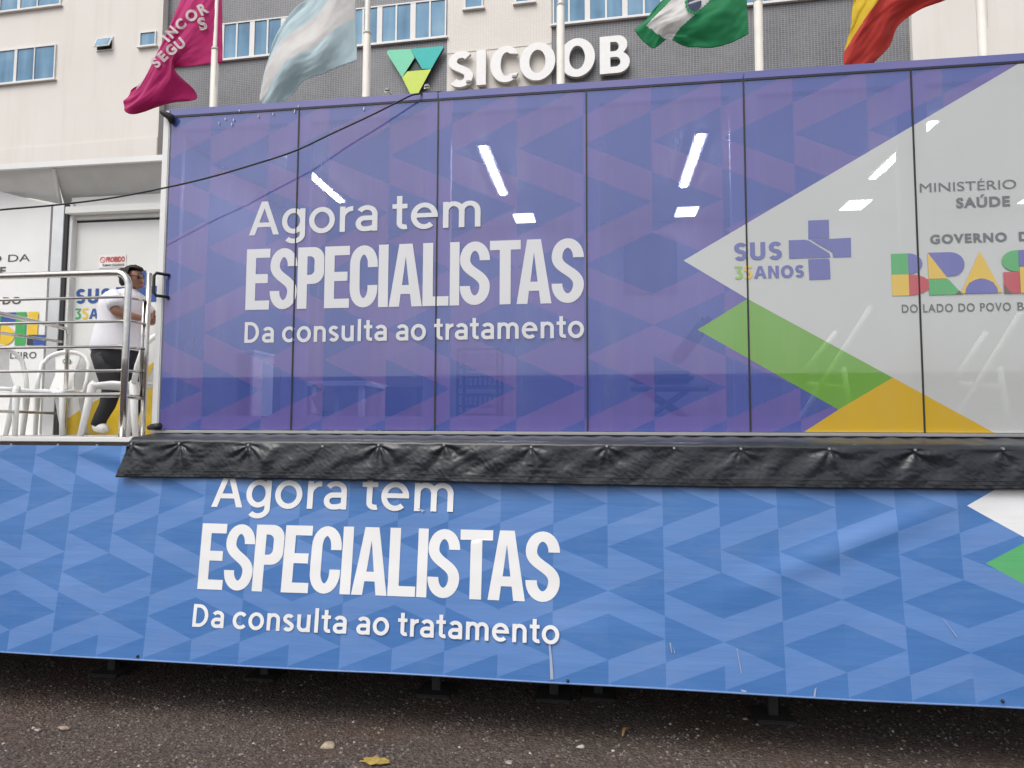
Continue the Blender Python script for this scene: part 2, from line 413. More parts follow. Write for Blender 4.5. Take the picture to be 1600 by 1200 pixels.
def film(name, cfun, alpha, tint):
    n = N(name); c = cfun(n)
    stk = n.noise(3.2, 6, n.obj((2.2, 1, .22)), .65); c = n.mix(n.ramp(stk, [(.48, 0.0), (.78, .10)]), c, (.45, .45, .47))
    sm = n.noise(4, 5, n.obj(), .6); n.link(n.ramp(sm, [(.45, .008), (.75, .075)]), n.p.inputs['Coat Roughness'])
    n.base(c); n.set(Roughness=FILM_ROUGH); n.p.inputs['Coat Weight'].default_value = 1.0; n.p.inputs['Coat IOR'].default_value = 1.95
    n.p.inputs['Specular IOR Level'].default_value = .15
    tr = n.node('ShaderNodeBsdfTransparent'); tr.inputs[0].default_value = (*tint, 1)
    mx = n.node('ShaderNodeMixShader'); mx.inputs[0].default_value = alpha
    n.link(tr.outputs[0], mx.inputs[1]); n.link(n.p.outputs[0], mx.inputs[2]); n.link(mx.outputs[0], n.out.inputs[0]); return n.m
ROWS_G = ['L','R','L','R','D','C','R','L','R','L','R','L','R','L','R','L']
def glasspat(n):
    m, t = tri_mask(n, .35, .45, 1.925, .41, ROWS_G, n.uv())
    a = n.mix(t, (.165, .138, .43), (.150, .128, .415)); b = n.mix(t, (.076, .120, .42), (.067, .110, .405))
    return n.mix(m, a, b)
f_pat = film('film_purple_print', glasspat, .64, (.72, .72, .95))
f_white = film('film_white_print', lambda n: n.ramp(n.noise(1.2, 3, n.obj()), [(.3, (.53, .545, .53)), (.7, (.56, .58, .565))]), .82, (.9, .95, .9))
f_green = film('film_green_print', lambda n: n.ramp(n.noise(1.2, 3, n.obj()), [(.3, (.155, .36, .055)), (.7, (.17, .385, .065))]), .82, (.6, .9, .4))
f_yell = film('film_yellow_print', lambda n: n.ramp(n.noise(1.2, 3, n.obj()), [(.3, (.60, .385, .03)), (.7, (.64, .41, .04))]), .86, (.9, .8, .4))
ROWS_B = ['L','R','L','A','B','L','R','L','R','L','R','L','R','L','R','L']
def vinyl(name, cfun, bump=True):
    n = N(name); c = cfun(n)
    if not bump: n.base(c); n.set(Roughness=.45); return n.m
    dirt = n.noise(2.2, 6, n.uv((1, 2.5, 1)), .65)
    c = n.mix(n.ramp(dirt, [(.50, 0.0), (.78, .14)]), c, (.30, .36, .45))
    n.base(c); n.set(Roughness=.42)
    if bump:
        h = n.noise(5, 5, n.uv((.35, 3.2, 1))); n.bump(h, .28, .010)
    return n.m
def banpat(n):
    m, t = tri_mask(n, 3.193, .327, -.685, .255, ROWS_B, n.uv())
    a = n.mix(t, (.112, .228, .505), (.098, .216, .488)); b = n.mix(t, (.060, .172, .43), (.052, .160, .41))
    return n.mix(m, a, b)
v_pat = vinyl('banner_blue_print', banpat)
v_white = vinyl('banner_white_print', lambda n: n.ramp(n.noise(3, 3, n.uv()), [(.3, (.72, .73, .74)), (.7, (.78, .79, .80))]))
v_green = vinyl('banner_green_print', lambda n: n.ramp(n.noise(3, 3, n.uv()), [(.3, (.08, .36, .13)), (.7, (.10, .40, .15))]))
white_paint = M('white_paint', (.74, .74, .73), .35, var=.04, scale=2)
grey_white = M('grey_white_panel', (.66, .66, .64), .4, var=.05, scale=1.5)
black_rub = M('black_rubber', (.018, .018, .02), .6)
steel = M('stainless_steel', (.62, .60, .57), .22, 1.0, var=.08, scale=30)
alu = M('aluminium', (.60, .60, .60), .35, .85, var=.06)
dark_metal = M('dark_metal', (.035, .033, .034), .6, .2, var=.4, scale=9)
ink_dark = M('dark_grey_print', (.07, .075, .075), .5)
ink_blue = M('blue_print', (.075, .085, .32), .45, var=.05)
ink_lett = M('pale_grey_print', (.60, .60, .61), .4, var=.03)

# ================================================================== GROUND
def make_ground():
    n = N('asphalt'); v = n.obj()
    big = n.noise(.9, 5, v); mid = n.noise(9, 5, v, .7); fine = n.noise(60, 5, v, .8)
    vo = n.node('ShaderNodeTexVoronoi'); vo.inputs['Scale'].default_value = 48; n.link(v, vo.inputs['Vector'])
    vs = n.node('ShaderNodeSeparateColor'); n.link(vo.outputs['Color'], vs.inputs[0])
    c = n.ramp(fine, [(.28, (.028, .020, .016)), (.48, (.112, .087, .076)), (.72, (.25, .205, .18))])
    c = n.mix(.45, c, n.ramp(vs.outputs[1], [(0, (.045, .034, .029)), (.6, (.130, .101, .088)), (1, (.25, .205, .178))]))
    c = n.mix(n.ramp(mid, [(.45, 0.0), (.75, .55)]), c, (.105, .080, .066))
    c = n.mix(n.ramp(big, [(.52, 0.0), (.72, .6)]), c, (.110, .055, .034))
    spk = n.math('MULTIPLY', n.math('GREATER_THAN', vs.outputs[0], .975), n.math('LESS_THAN', vo.outputs['Distance'], .36))
    c = n.mix(n.math('MULTIPLY', spk, .8), c, (.38, .35, .32))
    n.base(c); n.set(Roughness=.95); n.p.inputs['Specular IOR Level'].default_value = .2
    h = n.math('ADD', n.math('MULTIPLY', fine, .9), n.math('MULTIPLY', vo.outputs['Distance'], .9)); n.bump(h, 1.0, .022)
    mb = MB(); L = 400
    # fine grid near the camera, gently uneven, wide apron beyond
    xs = [-L, -40, -12] + [-6+i*.25 for i in range(65)] + [18, 40, L]; ys = [-L, -60, -14] + [-6+i*.25 for i in range(37)] + [8, 14, 60, L]
    vs_ = []
    for y in ys:
        for x in xs:
            z = GZ + (0.018*mnoise.noise((x*.6, y*.6, 3)) + .008*mnoise.noise((x*2.1, y*2.1, 8)) if abs(x) < 16 and -8 < y < 6 else 0)
            vs_.append((x, y, z))
    W = len(xs); fs = [(j*W+i, j*W+i+1, (j+1)*W+i+1, (j+1)*W+i) for j in range(len(ys)-1) for i in range(W-1)]
    mb.add(vs_, fs); mb.build('ground', n.m, None, True, kind='structure')
make_ground()

# ================================================================== APARTMENT / BANK BUILDING
def tile_mat(name, c1, c2, mort, bw_, bh, rough=.35):
    n = N(name); v = n.obj(); mp = n.node('ShaderNodeMapping'); n.link(v, mp.inputs[0]); mp.inputs['Rotation'].default_value = (R(-90), 0, 0)
    b = n.node('ShaderNodeTexBrick'); n.link(mp.outputs[0], b.inputs['Vector']); b.offset = 0.0
    b.inputs['Color1'].default_value = (*c1, 1); b.inputs['Color2'].default_value = (*c2, 1); b.inputs['Mortar'].default_value = (*mort, 1)
    b.inputs['Scale'].default_value = 1; b.inputs['Mortar Size'].default_value = bh*.09; b.inputs['Brick Width'].default_value = bw_; b.inputs['Row Height'].default_value = bh
    f = n.noise(.7, 5, v); f2 = n.noise(9, 3, v); 
    c = n.mix(n.ramp(f, [(.35, 0.0), (.75, .35)]), b.outputs[0], mort); c = n.mix(n.ramp(f2, [(.4, 0.0), (.8, .25)]), c, mort)
    n.base(c); n.set(Roughness=rough); return n.m
dark_tile = tile_mat('dark_mosaic_tile', (.070, .075, .088), (.095, .098, .112), (.29, .29, .295), .11, .075)
pale_tile = tile_mat('pale_mosaic_tile', (.66, .62, .57), (.70, .66, .61), (.56, .53, .48), .11, .075)
def plaster():
    n = N('painted_plaster'); v = n.obj()
    a = n.noise(.35, 5, v); st = n.noise(1.0, 5, n.obj((1.6, 1.6, .12)), .6)
    c = n.ramp(a, [(.3, (.70, .665, .62)), (.7, (.74, .71, .67))]); c = n.mix(n.ramp(st, [(.50, 0.0), (.78, .5)]), c, (.58, .53, .46))
    n.base(c); n.set(Roughness=.85); n.bump(n.noise(30, 4, v), .12, .01); return n.m
plast = plaster()
def winglass():
    n = N('blue_window_glass'); v = n.obj(); f = n.noise(.5, 3, n.obj((.5, .5, 1)))
    f2 = n.noise(1.7, 2, n.obj((1, 1, .15))); f = n.math('ADD', n.math('MULTIPLY', f, .5), n.math('MULTIPLY', f2, .5))
    n.base(n.ramp(f, [(.38, (.075, .17, .27)), (.5, (.12, .25, .38)), (.62, (.20, .34, .46))])); n.set(Roughness=.12, Metallic=.15); return n.m
wglass = winglass()
wframe = M('window_frame_white', (.72, .71, .69), .4, var=.03)
def build_building():
    b = thing('apartment_building', 'tall pale building with grey mosaic bands and rows of blue windows behind the trailer', 'building', bw(8, 0))
    def S(px, py, off=0.0): return onB(px, py, off)
    e1 = S(259, 110)[0]; e2 = S(699, 60)[0]; e3 = S(862, 60)[0]; e4 = S(1421, 50)[0]; HT = 24.0
    m = MB(); m.bbox(-34, e1, -9, .30, 0, HT); m.build('wall', plast, b, label='pale plastered wall of the left wing')
    # groove and base band on the plaster wing
    gz = S(128, 222, .3)[1]; m = MB(); m.bbox(-34, e1-.02, .30, .325, gz-1.4, gz-.05); m.build('base_band', plast, b)
    for a, c, mm, lb in ((e1, e2, dark_tile, 'dark grey mosaic wall under the left window row'), (e2, e3, pale_tile, 'pale tiled wall strip behind the sign letters'), (e3, e4, dark_tile, 'dark grey mosaic wall on the right')):
        m = MB(); m.bbox(a, c, -9, 0 if mm is dark_tile else .03, 0, HT); m.build('wall', mm, b, label=lb)
    m = MB(); m.bbox(e4, 40, -9, .2, 0, HT); m.build('wall', plast, b, label='pale plastered wall at the right end')
    gz2 = S(780, 75, .03)[1]; m = MB(); m.bbox(e2+.02, e3-.02, .03, .05, gz2-.03, gz2+.03); m.build('string_course', pale_tile, b)
    def window(s0, s1, z0, z1, off, cuts, fr=.055, lab=None):
        m = MB(); d0, d1 = off+.0, off+.07
        m.bbox(s0-fr, s1+fr, d0, d1, z0-fr, z0); m.bbox(s0-fr, s1+fr, d0, d1, z1, z1+fr)
        m.bbox(s0-fr, s0, d0, d1, z0, z1); m.bbox(s1, s1+fr, d0, d1, z0, z1)
        ed = [s0]
        for c, wd in cuts:
            m.bbox(c-wd/2, c+wd/2, d0, d1-.006, z0, z1)
        f = m.build('window', wframe, b, label=lab)
        m = MB(); m.bbox(s0-fr*.3, s1+fr*.3, off+.004, off+.03, z0-fr*.3, z1+fr*.3); m.build('pane', wglass, f)
        m = MB(); m.bbox(s0-fr-.08, s1+fr+.08, off, off+.13, z0-fr-.07, z0-fr-.005); m.build('sill', wframe, f)
        return f
    # left wing windows
    zlo = S(86, 122, .3)[1]; zhi = S(86, 72, .3)[1]; zz = S(92, 7, .3)[1]
    sA = S(-60, 100, .3)[0]; sB = S(86, 100, .3)[0]
    cu = [(S(26, 100, .3)[0], .14), (S(55, 100, .3)[0], .05), (S(-4, 100, .3)[0], .05), (S(-32, 100, .3)[0], .14)]
    fl = zz-zlo
    for k in range(3): window(sA, sB+.12*(k > 0), zlo+fl*k, zhi+fl*k, .30, cu)
    s0 = S(221, 60, .3)[0]; s1 = S(243.5, 60, .3)[0]; z0 = S(232, 71, .3)[1]; z1 = S(232, 52, .3)[1]
    window(s0, s1, z0, z1, .30, [], .045)
    # small tilted vent window
    s0 = S(153, 68, .3)[0]; s1 = S(176, 68, .3)[0]; z0 = S(165, 78, .3)[1]; z1 = S(165, 60, .3)[1]
    m = MB(); fr = .05
    m.bbox(s0-fr, s1+fr, .30, .34, z1, z1+fr); m.bbox(s0-fr, s0, .30, .34, z0, z1); m.bbox(s1, s1+fr, .30, .34, z0, z1); m.bbox(s0-fr, s1+fr, .30, .34, z0-fr, z0)
    f = m.build('window', wframe, b, label='small vent window tilted open')
    m = MB(); m.bbox(s0, s1, .301, .306, z0, z1); m.build('shade_slab', M('shade_slab_dark', (.03, .028, .026), .8), f)  # dark slab on the unbroken wall, stands for shade inside the vent
    m = MB(); zt = z1-.03; zb = z0+.06
    P = [bw(s0, zt, .33), bw(s1, zt, .33), bw(s1, zb, .50), bw(s0, zb, .50)]; m.prism(P, BN*.03); m.build('sash', wglass, f)
    m = MB()
    for a, c in ((0, 1), (1, 2), (2, 3), (3, 0)): m.tube([P[a]+BN*.015, P[c]+BN*.015], .028, 6)
    m.build('sash_frame', wframe, f)
    # ribbon windows on the mosaic
    zb_ = S(640, 62.5)[1]; zt_ = S(640, 7)[1]
    sl, sr = e1+.10, e2-.09; pitch = (S(699, 40)[0]-S(594, 40)[0])/2
    cu = []; k = 0; x = S(594, 40)[0]
    x0 = x - pitch*8
    for i in range(40):
        for c, wd in ((x0+pitch*i/1.0, .22), (x0+pitch*(i+.5), .07)):
            if sl+.2 < c < sr-.1: cu.append((c, wd))
    for k in range(3): window(sl, sr, zb_+fl*k, zt_+fl*k, 0, cu)
    # two small windows on the pale strip
    for (pa, pb, py) in ((728, 753, 12), (807, 833, 3)):
        a = S(pa, py, .03)[0]; c = S(pb, py, .03)[0]; z0 = S((pa+pb)/2, py, .03)[1]
        for k in range(2): window(a, c, z0+fl*k, z0+.75+fl*k, .03, [], .05)
    sl = e3+.10; sr = e4-1.6; z0 = S(940, 30)[1]; x0 = S(1107, 5)[0]; cu = []
    x0 = S(918, 15)[0]-pitch*4
    for i in range(40):
        for c, wd in ((x0+pitch*i, .20), (x0+pitch*(i+.5), .07)):
            if sl+.2 < c < sr-.1: cu.append((c, wd))
    for k in range(3): window(sl, sr, z0+fl*k, z0+(zt_-zb_)+fl*k, 0, cu)
    # parapet
    m = MB(); m.bbox(-34.2, 40.2, -9.2, .45, HT, HT+.5); m.build('parapet', plast, b)
    # small wall camera near the right end
    return b
build_building()

def build_sign():
    s = thing('facade_sign', 'raised sign of a green triangle emblem and white capital letters on the building wall', 'sign', bw(*onB(780, 100), .1))
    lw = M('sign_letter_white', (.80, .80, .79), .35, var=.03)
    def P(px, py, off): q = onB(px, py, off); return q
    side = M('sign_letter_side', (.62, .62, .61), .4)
    def solid(polys, mats, name, off=.12, dep=.16, label=None):
        vs, fs = fill2d(polys); m = MB()
        A = [bw(x, z, off+dep) for x, z in vs]; m.add(A, fs, 0)
        for p in polys:
            n = len(p); Q = [bw(x, z, off+dep) for x, z in p] + [bw(x, z, off) for x, z in p]
            m.add(Q, [(i, (i+1) % n, (i+1) % n+n, i+n) for i in range(n)], 1)
        m.add([bw(x, z, off) for x, z in vs], fs, 1)
        return m.build(name, mats, s, label=label, weld=True)
    boxes = {'S': (700, 738.5, 80, 136), 'I': (744.5, 759, 78, 132.5), 'C': (766, 809.5, 72, 128.5), 'O': (812, 867.5, 67, 124.5), 'O2': (874, 929.5, 60.5, 119), 'B': (937, 984, 55.5, 114)}
    for k, (a, c, t, bt) in boxes.items():
        mid = (a+c)/2; s0 = P(a, (t+bt)/2, .28)[0]; s1 = P(c, (t+bt)/2, .28)[0]; z0 = P(mid, bt, .28)[1]; z1 = P(mid, t, .28)[1]
        wd, h = s1-s0, z1-z0; ch = k[0]
        if ch == 'C':
            o = arc(wd*.56, h/2, wd*.56, h/2, 52, 308, 36); i = arc(wd*.56, h/2, wd*.56-.26*h, h/2-.175*h, 308, 52, 36)
            i = [(x+.02*h, y) for x, y in i]
            o = [(min(x, wd), y) for x, y in o]; i[0] = (wd, i[0][1]-.0*h); i[-1] = (wd, i[-1][1])
            g = [o+i]
        elif ch == 'S': g = glyph('S', wd, .26*h, .185*h, h); 
        elif ch == 'O': g = glyph('O', wd, .255*h, .185*h, h)
        elif ch == 'B': g = glyph('B', wd, .27*h, .17*h, h)
        else: g = glyph('I', wd, 1, 1, h)
        if ch == 'S':
            rx = wd/2-.11*h; ry = .19*h; th = .185*h; c = wd/2
            pts = arc(c+.02*h, h-ry-th/2, rx*1.02, ry, 38, 180, 14)
            A = Vector(pts[-1]); B = Vector((c+rx, ry+th/2+.015*h)); b1 = A+Vector((0, -.2*h)); b2 = B+Vector((0, .2*h))
            for q in range(1, 14):
                u = q/14; v = A*(1-u)**3+b1*3*u*(1-u)**2+b2*3*u*u*(1-u)+B*u**3; pts.append((v.x, v.y))
            pts += arc(c, ry+th/2+.015*h, rx, ry+.015*h, 0, -142, 14)
            g = [stroke(pts, .235*h, th)]
        solid([[(x+s0, y+z0) for x, y in p] for p in g], [lw, side], 'letter')
    def cz(L): return [P(580+x*.275, y*.275, .28) for x, y in L]
    ed = M('emblem_edge', (.03, .05, .05), .5)
    for nm, c, L in (('emblem_panel', (.16, .60, .38), [(92,290),(100,285),(222,278),(247,327),(175,440),(90,303)]),
                     ('emblem_panel', (.0, .44, .40), [(222.5,278),(404,261),(411,268),(340.5,391.5),(288.5,391)]),
                     ('emblem_panel', (.55, .68, .09), [(205,406),(340,393),(266,533),(258,538),(228,538),(221,532),(175.5,441)])):
        solid([cz(L)], [M(f'emblem_{c[0]:.2f}', c, .35, var=.03), ed], nm, .14, .14, label={.16: 'light green panel of the emblem', .0: 'teal panel of the emblem', .55: 'lime panel of the emblem'}[c[0]])
    solid([cz([(244,335),(208,402),(286,393)])], [ed, ed], 'emblem_panel', .13, .05, label='black middle of the emblem')
build_sign()

# sign floodlights, on arms standing out from the wall below the sign
def floodlight(px, py, lx, ly, label):
    off = 1.3; s, z = onB(px, py, off); s2, z2 = onB(lx, ly, 1.0)
    t = thing('sign_floodlight', label, 'floodlight', bw(s, z, off), 'small floodlights on arms under the building sign')
    m = MB(); m.tube([bw(s, z-.03, off), bw(s2, z2, 1.0), bw(s2+(s2-s)*1.1, z2-2.2, .05)], .028, 6); m.build('arm', alu, t)
    m = MB(); m.bbox(s-.085, s+.085, off-.05, off+.05, z-.05, z+.05); m.build('lamp_head', M('lamp_grey', (.30, .30, .30), .5), t, bevel=.015)
    m = MB(); m.bbox(s-.07, s+.07, off-.062, off-.052, z-.04, z+.04); m.build('lens', M('lamp_lens', (.6, .62, .62), .1), t)
    m = MB(); m.tube([bw(s-.10, z, off), bw(s-.10, z-.09, off), bw(s+.10, z-.09, off), bw(s+.10, z, off)], .012, 6); m.build('bracket', alu, t)
floodlight(605, 140, 615, 151, 'small floodlight on a thin arm left of the emblem tip')
floodlight(667, 134, 677, 147, 'small floodlight on a thin arm right of the emblem tip')
floodlight(732, 128, 741, 143, 'small floodlight on a thin arm under the sign letter S')
floodlight(804, 120, 809, 137, 'small floodlight on a thin arm under the sign letter C')

# ================================================================== FLAGPOLES AND FLAGS
PY = 5.0
pole_paint = M('pole_paint', (.60, .575, .53), .45, var=.07, scale=3)
def flagpole(px, py, step_px, label):
    p = onY(px, py, PY); zs = onY(px, step_px, PY).z if step_px is not None else 6.2
    t = thing('flagpole', label, 'flagpole', (p.x, PY, GZ), 'white flagpoles behind the trailer')
    m = MB(); m.tube([(p.x, PY, GZ), (p.x, PY, zs)], .058, 16); m.build('lower_tube', pole_paint, t, True)
    m = MB(); m.tube([(p.x, PY, zs), (p.x, PY, zs+.03), (p.x, PY, zs+.06), (p.x, PY, zs+4.6)], [.062, .060, .043, .040], 14); m.build('upper_tube', pole_paint, t, True)
    m = MB(); m.tube([(p.x+.05, PY-.045, zs-.6), (p.x+.05, PY-.045, zs+4.5)], .004, 5); m.build('halyard', M('rope', (.45, .43, .40), .8), t)
    m = MB(); m.ball((p.x, PY, zs+4.66), .07); m.build('finial', pole_paint, t, True)
    m = MB(); m.tube([(p.x, PY, GZ), (p.x, PY, GZ+.25)], .12, 14); m.build('base_collar', pole_paint, t, True)
flagpole(335, 120, 79, 'white flagpole carrying the pink flag with white lettering')
flagpole(572.5, 120, 54, 'white flagpole beside the pale blue and white flag')
flagpole(876, 110, 10, 'white flagpole standing in front of the sign letters')
flagpole(1186, 90, 3, 'white flagpole to the right of the green and white flag')
flagpole(1535, 60, -20, 'pale flagpole before the plain wall, right of the yellow and red flag')
def cr(p0, p1, p2, p3, t):
    return .5*((2*p1)+(-p0+p2)*t+(2*p0-5*p1+4*p2-p3)*t*t+(-p0+3*p1-3*p2+p3)*t**3)
def crv(P, u):
    n = len(P)-1; x = min(max(u*n, 0), n-1e-9); i = int(x); t = x-i
    g = lambda k: P[k] if 0 <= k <= n else (P[0]*2-P[1] if k < 0 else P[n]*2-P[n-1])
    return cr(g(i-1), g(i), g(i+1), g(i+2), t)
def cloth(name, c, rough=.75):
    n = N(name); v = n.obj(); n.base(n.ramp(n.noise(4, 4, v), [(.3, tuple(x*.9 for x in c)), (.7, tuple(min(1, x*1.08) for x in c))])); n.set(Roughness=rough)
    n.p.inputs['Sheen Weight'].default_value = .2
    n.bump(n.noise(26, 4, n.obj((1, 1, .35))), .25, .012)
    tl = n.node('ShaderNodeBsdfTranslucent'); tl.inputs[0].default_value = (*[min(1, x*1.0) for x in c], 1)
    mx = n.node('ShaderNodeMixShader'); mx.inputs[0].default_value = .42; n.link(n.p.outputs[0], mx.inputs[1]); n.link(tl.outputs[0], mx.inputs[2]); n.link(mx.outputs[0], n.out.inputs[0])
    return n.m
def flag(name, label, ctrl, mats, matf, seed=1, NU=110, NV=90, ripple=.02, up=None):
    """ctrl[u][v] = (px, py, depth offset) in the poles' plane; a real curved sheet"""
    C = [[onY(a[0], a[1], PY+(a[2] if len(a) > 2 else 0)) for a in row] for row in ctrl]
    g = []
    for i in range(NU+1):
        u = i/NU; row = []
        for j in range(NV+1):
            v = j/NV; p = crv([crv(C[k], v) for k in range(len(C))], u)
            d = ripple*math.sin(v*9+u*5+seed)*min(1, u*3) + .7*ripple*math.sin(v*19-u*9+seed*2+2*mnoise.noise((u*3, v*3, seed)))*min(1, u*2) + 1.1*ripple*mnoise.noise((u*5, v*8, seed))*min(1, u*2) + .5*ripple*mnoise.noise((u*11, v*17, seed+3))
            q = p + Vector((0, d*2.0, 0)) + Vector((.35*ripple*mnoise.noise((u*6, v*6, seed)), 0, .35*ripple*mnoise.noise((u*6, v*6, seed+9))))*u
            row.append(q)
        g.append(row)
    m = MB(); W = NV+1; m.v = [tuple(p) for r_ in g for p in r_]
    for i in range(NU):
        for j in range(NV):
            m.f.append((i*W+j, i*W+j+1, (i+1)*W+j+1, (i+1)*W+j))
            c = (g[i][j]+g[i+1][j+1])/2; m.mi.append(matf((i+.5)/NU, (j+.5)/NV, *topx(c)))
    base = g[0][NV//2]
    t = thing(name, label, 'flag', tuple(base), 'flags hanging from the flagpoles')
    me = bpy.data.meshes.new('cloth'); me.from_pydata(m.v, [], m.f)
    for mm in mats: me.materials.append(mm)
    for p, k in zip(me.polygons, m.mi): p.material_index = k; p.use_smooth = True
    o = link('cloth', me, t)
    md = o.modifiers.new('thickness', 'SOLIDIFY'); md.thickness = .004; md.offset = 0
    return t, g
def hoist_ring(t, pts):
    m = MB()
    for p in pts: m.tube([p, p+Vector((.05, 0, 0))], .008, 6)
    m.build('hoist_clip', steel, t)
pink = cloth('pink_cloth', (.62, .022, .21)); fl_white = cloth('white_cloth', (.74, .73, .72)); fl_blue = cloth('pale_blue_cloth', (.60, .73, .77)); fl_green = cloth('green_cloth', (.012, .27, .10))
fl_red = cloth('red_cloth', (.56, .04, .03)); fl_yel = cloth('yellow_cloth', (.70, .50, .015)); navy = cloth('navy_cloth', (.05, .07, .14))
t1, g1 = flag('flag', 'pink flag with white lettering drooping from the pole left of the trailer top',
    [[(347,-170,0),(347,-80,0),(347,10,0),(348,98,0)],
     [(312,-60,-.05),(312,-5,-.10),(306,50,-.14),(300,104,-.06)],
     [(285,-5,-.10),(278,45,-.16),(272,88,-.18),(273,110,-.02)],
     [(262,52,-.10),(250,90,-.18),(266,122,-.10),(303,140,.22)],
     [(226,122,-.05),(214,148,-.12),(236,158,-.08),(302,155,.16)],
     [(205,142,-.02),(193,160,-.05),(206,179,-.03),(262,158,.06)]], [pink, fl_white], lambda u, v, x, y: 1 if (v < .06 and .55 < u < .9) else 0, 1, ripple=.008)
def on_flag(g, px, py, out=.014):
    best = None
    for row in g:
        for p in row:
            x, y = topx(p); d = (x-px)**2+(y-py)**2
            k = d + 0*p.y
            if best is None or k < best[0]: best = (k, p.y)
    # front-most surface near this point
    ys = [p.y for row in g for p in row if (lambda q: (q[0]-px)**2+(q[1]-py)**2 < 16)(topx(p))]
    y = (min(ys) if ys else best[1]) - out
    return onY(px, py, y)
def flag_text(t, g, letters, mat):
    m = MB()
    for ch, cx, cy, sz, rot, wx in letters:
        vs, fs = text2d(ch, .045); a = min(v[0] for v in vs); e = max(v[0] for v in vs); H = cap(); k = sz/H; ca, sa = math.cos(R(rot)), math.sin(R(rot))
        P = []
        for x, y in vs:
            lx = (x-(a+e)/2)*k*wx; ly = (y-H/2)*k
            P.append((cx+lx*ca-ly*-sa*-1, cy-(lx*sa+ly*ca)))
        P = [(cx+(((x-(a+e)/2)*k*wx)*ca-((y-H/2)*k)*sa), cy-(((x-(a+e)/2)*k*wx)*sa+((y-H/2)*k)*ca)) for x, y in vs]
        m.add([on_flag(g, *p) for p in P], fs)
    o = m.build('lettering', mat, t)
    return o
flag_text(t1, g1, [('I',259,60,14,52,1),('N',268,50,15,48,.9),('C',282,38,15,42,.95),('O',299,24,16,40,.95),('R',317,14,16,28,.9),
                   ('S',243,98,15,48,1),('E',254,88,15,46,1),('G',267,78,15,44,.95),('U',281,68,15,40,.95),('S',316,37,18,18,1)], fl_white)
t2, g2 = flag('flag', 'pale blue flag with a white middle stripe drooping beside the second pole',
    [[(553,-150,0),(554,-70,0),(556,20,0),(558,95,0)],
     [(522,-70,0),(518,-15,-.10),(520,45,-.16),(524,107,-.04)],
     [(490,-10,.05),(482,30,-.05),(490,75,-.18),(498,117,-.06)],
     [(455,22,.08),(444,58,.0),(455,96,-.16),(475,126,-.02)],
     [(428,62,.06),(420,95,.02),(430,128,-.10),(462,142,.05)],
     [(413,112,.02),(408,138,.0),(411,164,-.05),(447,156,.06)]], [fl_blue, fl_white], lambda u, v, x, y: 1 if .36+.02*math.sin(u*8) < v < .70-.10*u else 0, 2, ripple=.009)
GW = [(1009,40),(1065,-16),(1125,-30),(1108,2),(1062,44),(1048,66),(1036,59),(1020,47)]
t3, g3 = flag('flag', 'tattered green flag with a white diagonal band and dark round emblem',
    [[(1160,-150,0),(1162,-80,0),(1166,-10,0),(1170,53,0)],
     [(1128,-110,-.04),(1130,-50,-.10),(1138,12,-.12),(1142,67,0)],
     [(1095,-75,-.02),(1094,-25,-.10),(1102,25,-.12),(1108,74,-.02)],
     [(1062,-30,0),(1058,5,-.08),(1066,38,-.10),(1075,72,0)],
     [(1030,5,.02),(1024,28,-.06),(1038,46,-.05),(1050,64,.04)],
     [(1006,34,.04),(992,50,.02),(1020,74,.0),(1038,63,.08)]], [fl_green, fl_white], lambda u, v, x, y: 1 if inside((x, y), GW) else 0, 3, ripple=.009, NU=90, NV=80)
m = MB()
for cx, cy, rr, mi in ((1085, 4, 11, 0),):
    P = [on_flag(g3, cx+rr*math.cos(a), cy+rr*1.2*math.sin(a), .02) for a in [2*math.pi*k/20 for k in range(20)]]; m.add(P, [tuple(range(20))], 0)
for k in range(11):
    a = R(70+k*22); cx, cy = 1085+13*math.cos(a), 4+16*math.sin(a)
    P = [on_flag(g3, cx+2.3*math.cos(b), cy+3.4*math.sin(b), .024) for b in [2*math.pi*q/7 for q in range(7)]]; m.add(P, [tuple(range(7))], 1)
m.build('emblem', [navy, fl_green], t3)
m = MB(); m.add([on_flag(g3, x, y, .026) for x, y in [(1075,7),(1077,4),(1094,-3),(1095,1)]], [(0,1,2,3)]); m.build('emblem_band', fl_white, t3)
t4, g4 = flag('flag', 'yellow and red flag hanging over the right part of the trailer top',
    [[(1530,-190,0),(1530,-140,0),(1530,-90,0),(1531,-35,0)],
     [(1480,-130,-.02),(1478,-85,-.1),(1480,-40,-.12),(1485,-4,0)],
     [(1430,-90,0),(1425,-45,-.1),(1424,-10,-.14),(1438,15,-.02)],
     [(1380,-60,.02),(1376,-20,-.08),(1384,18,-.12),(1404,40,0)],
     [(1345,-20,.03),(1346,20,-.04),(1352,55,-.08),(1390,72,.06)],
     [(1334,0,.04),(1327,50,.0),(1320,101,-.03),(1364,100,.08)]], [fl_red, fl_yel], lambda u, v, x, y: 1 if (v < .50-.08*(1-u) and v > .0) else 0, 4, ripple=.010)

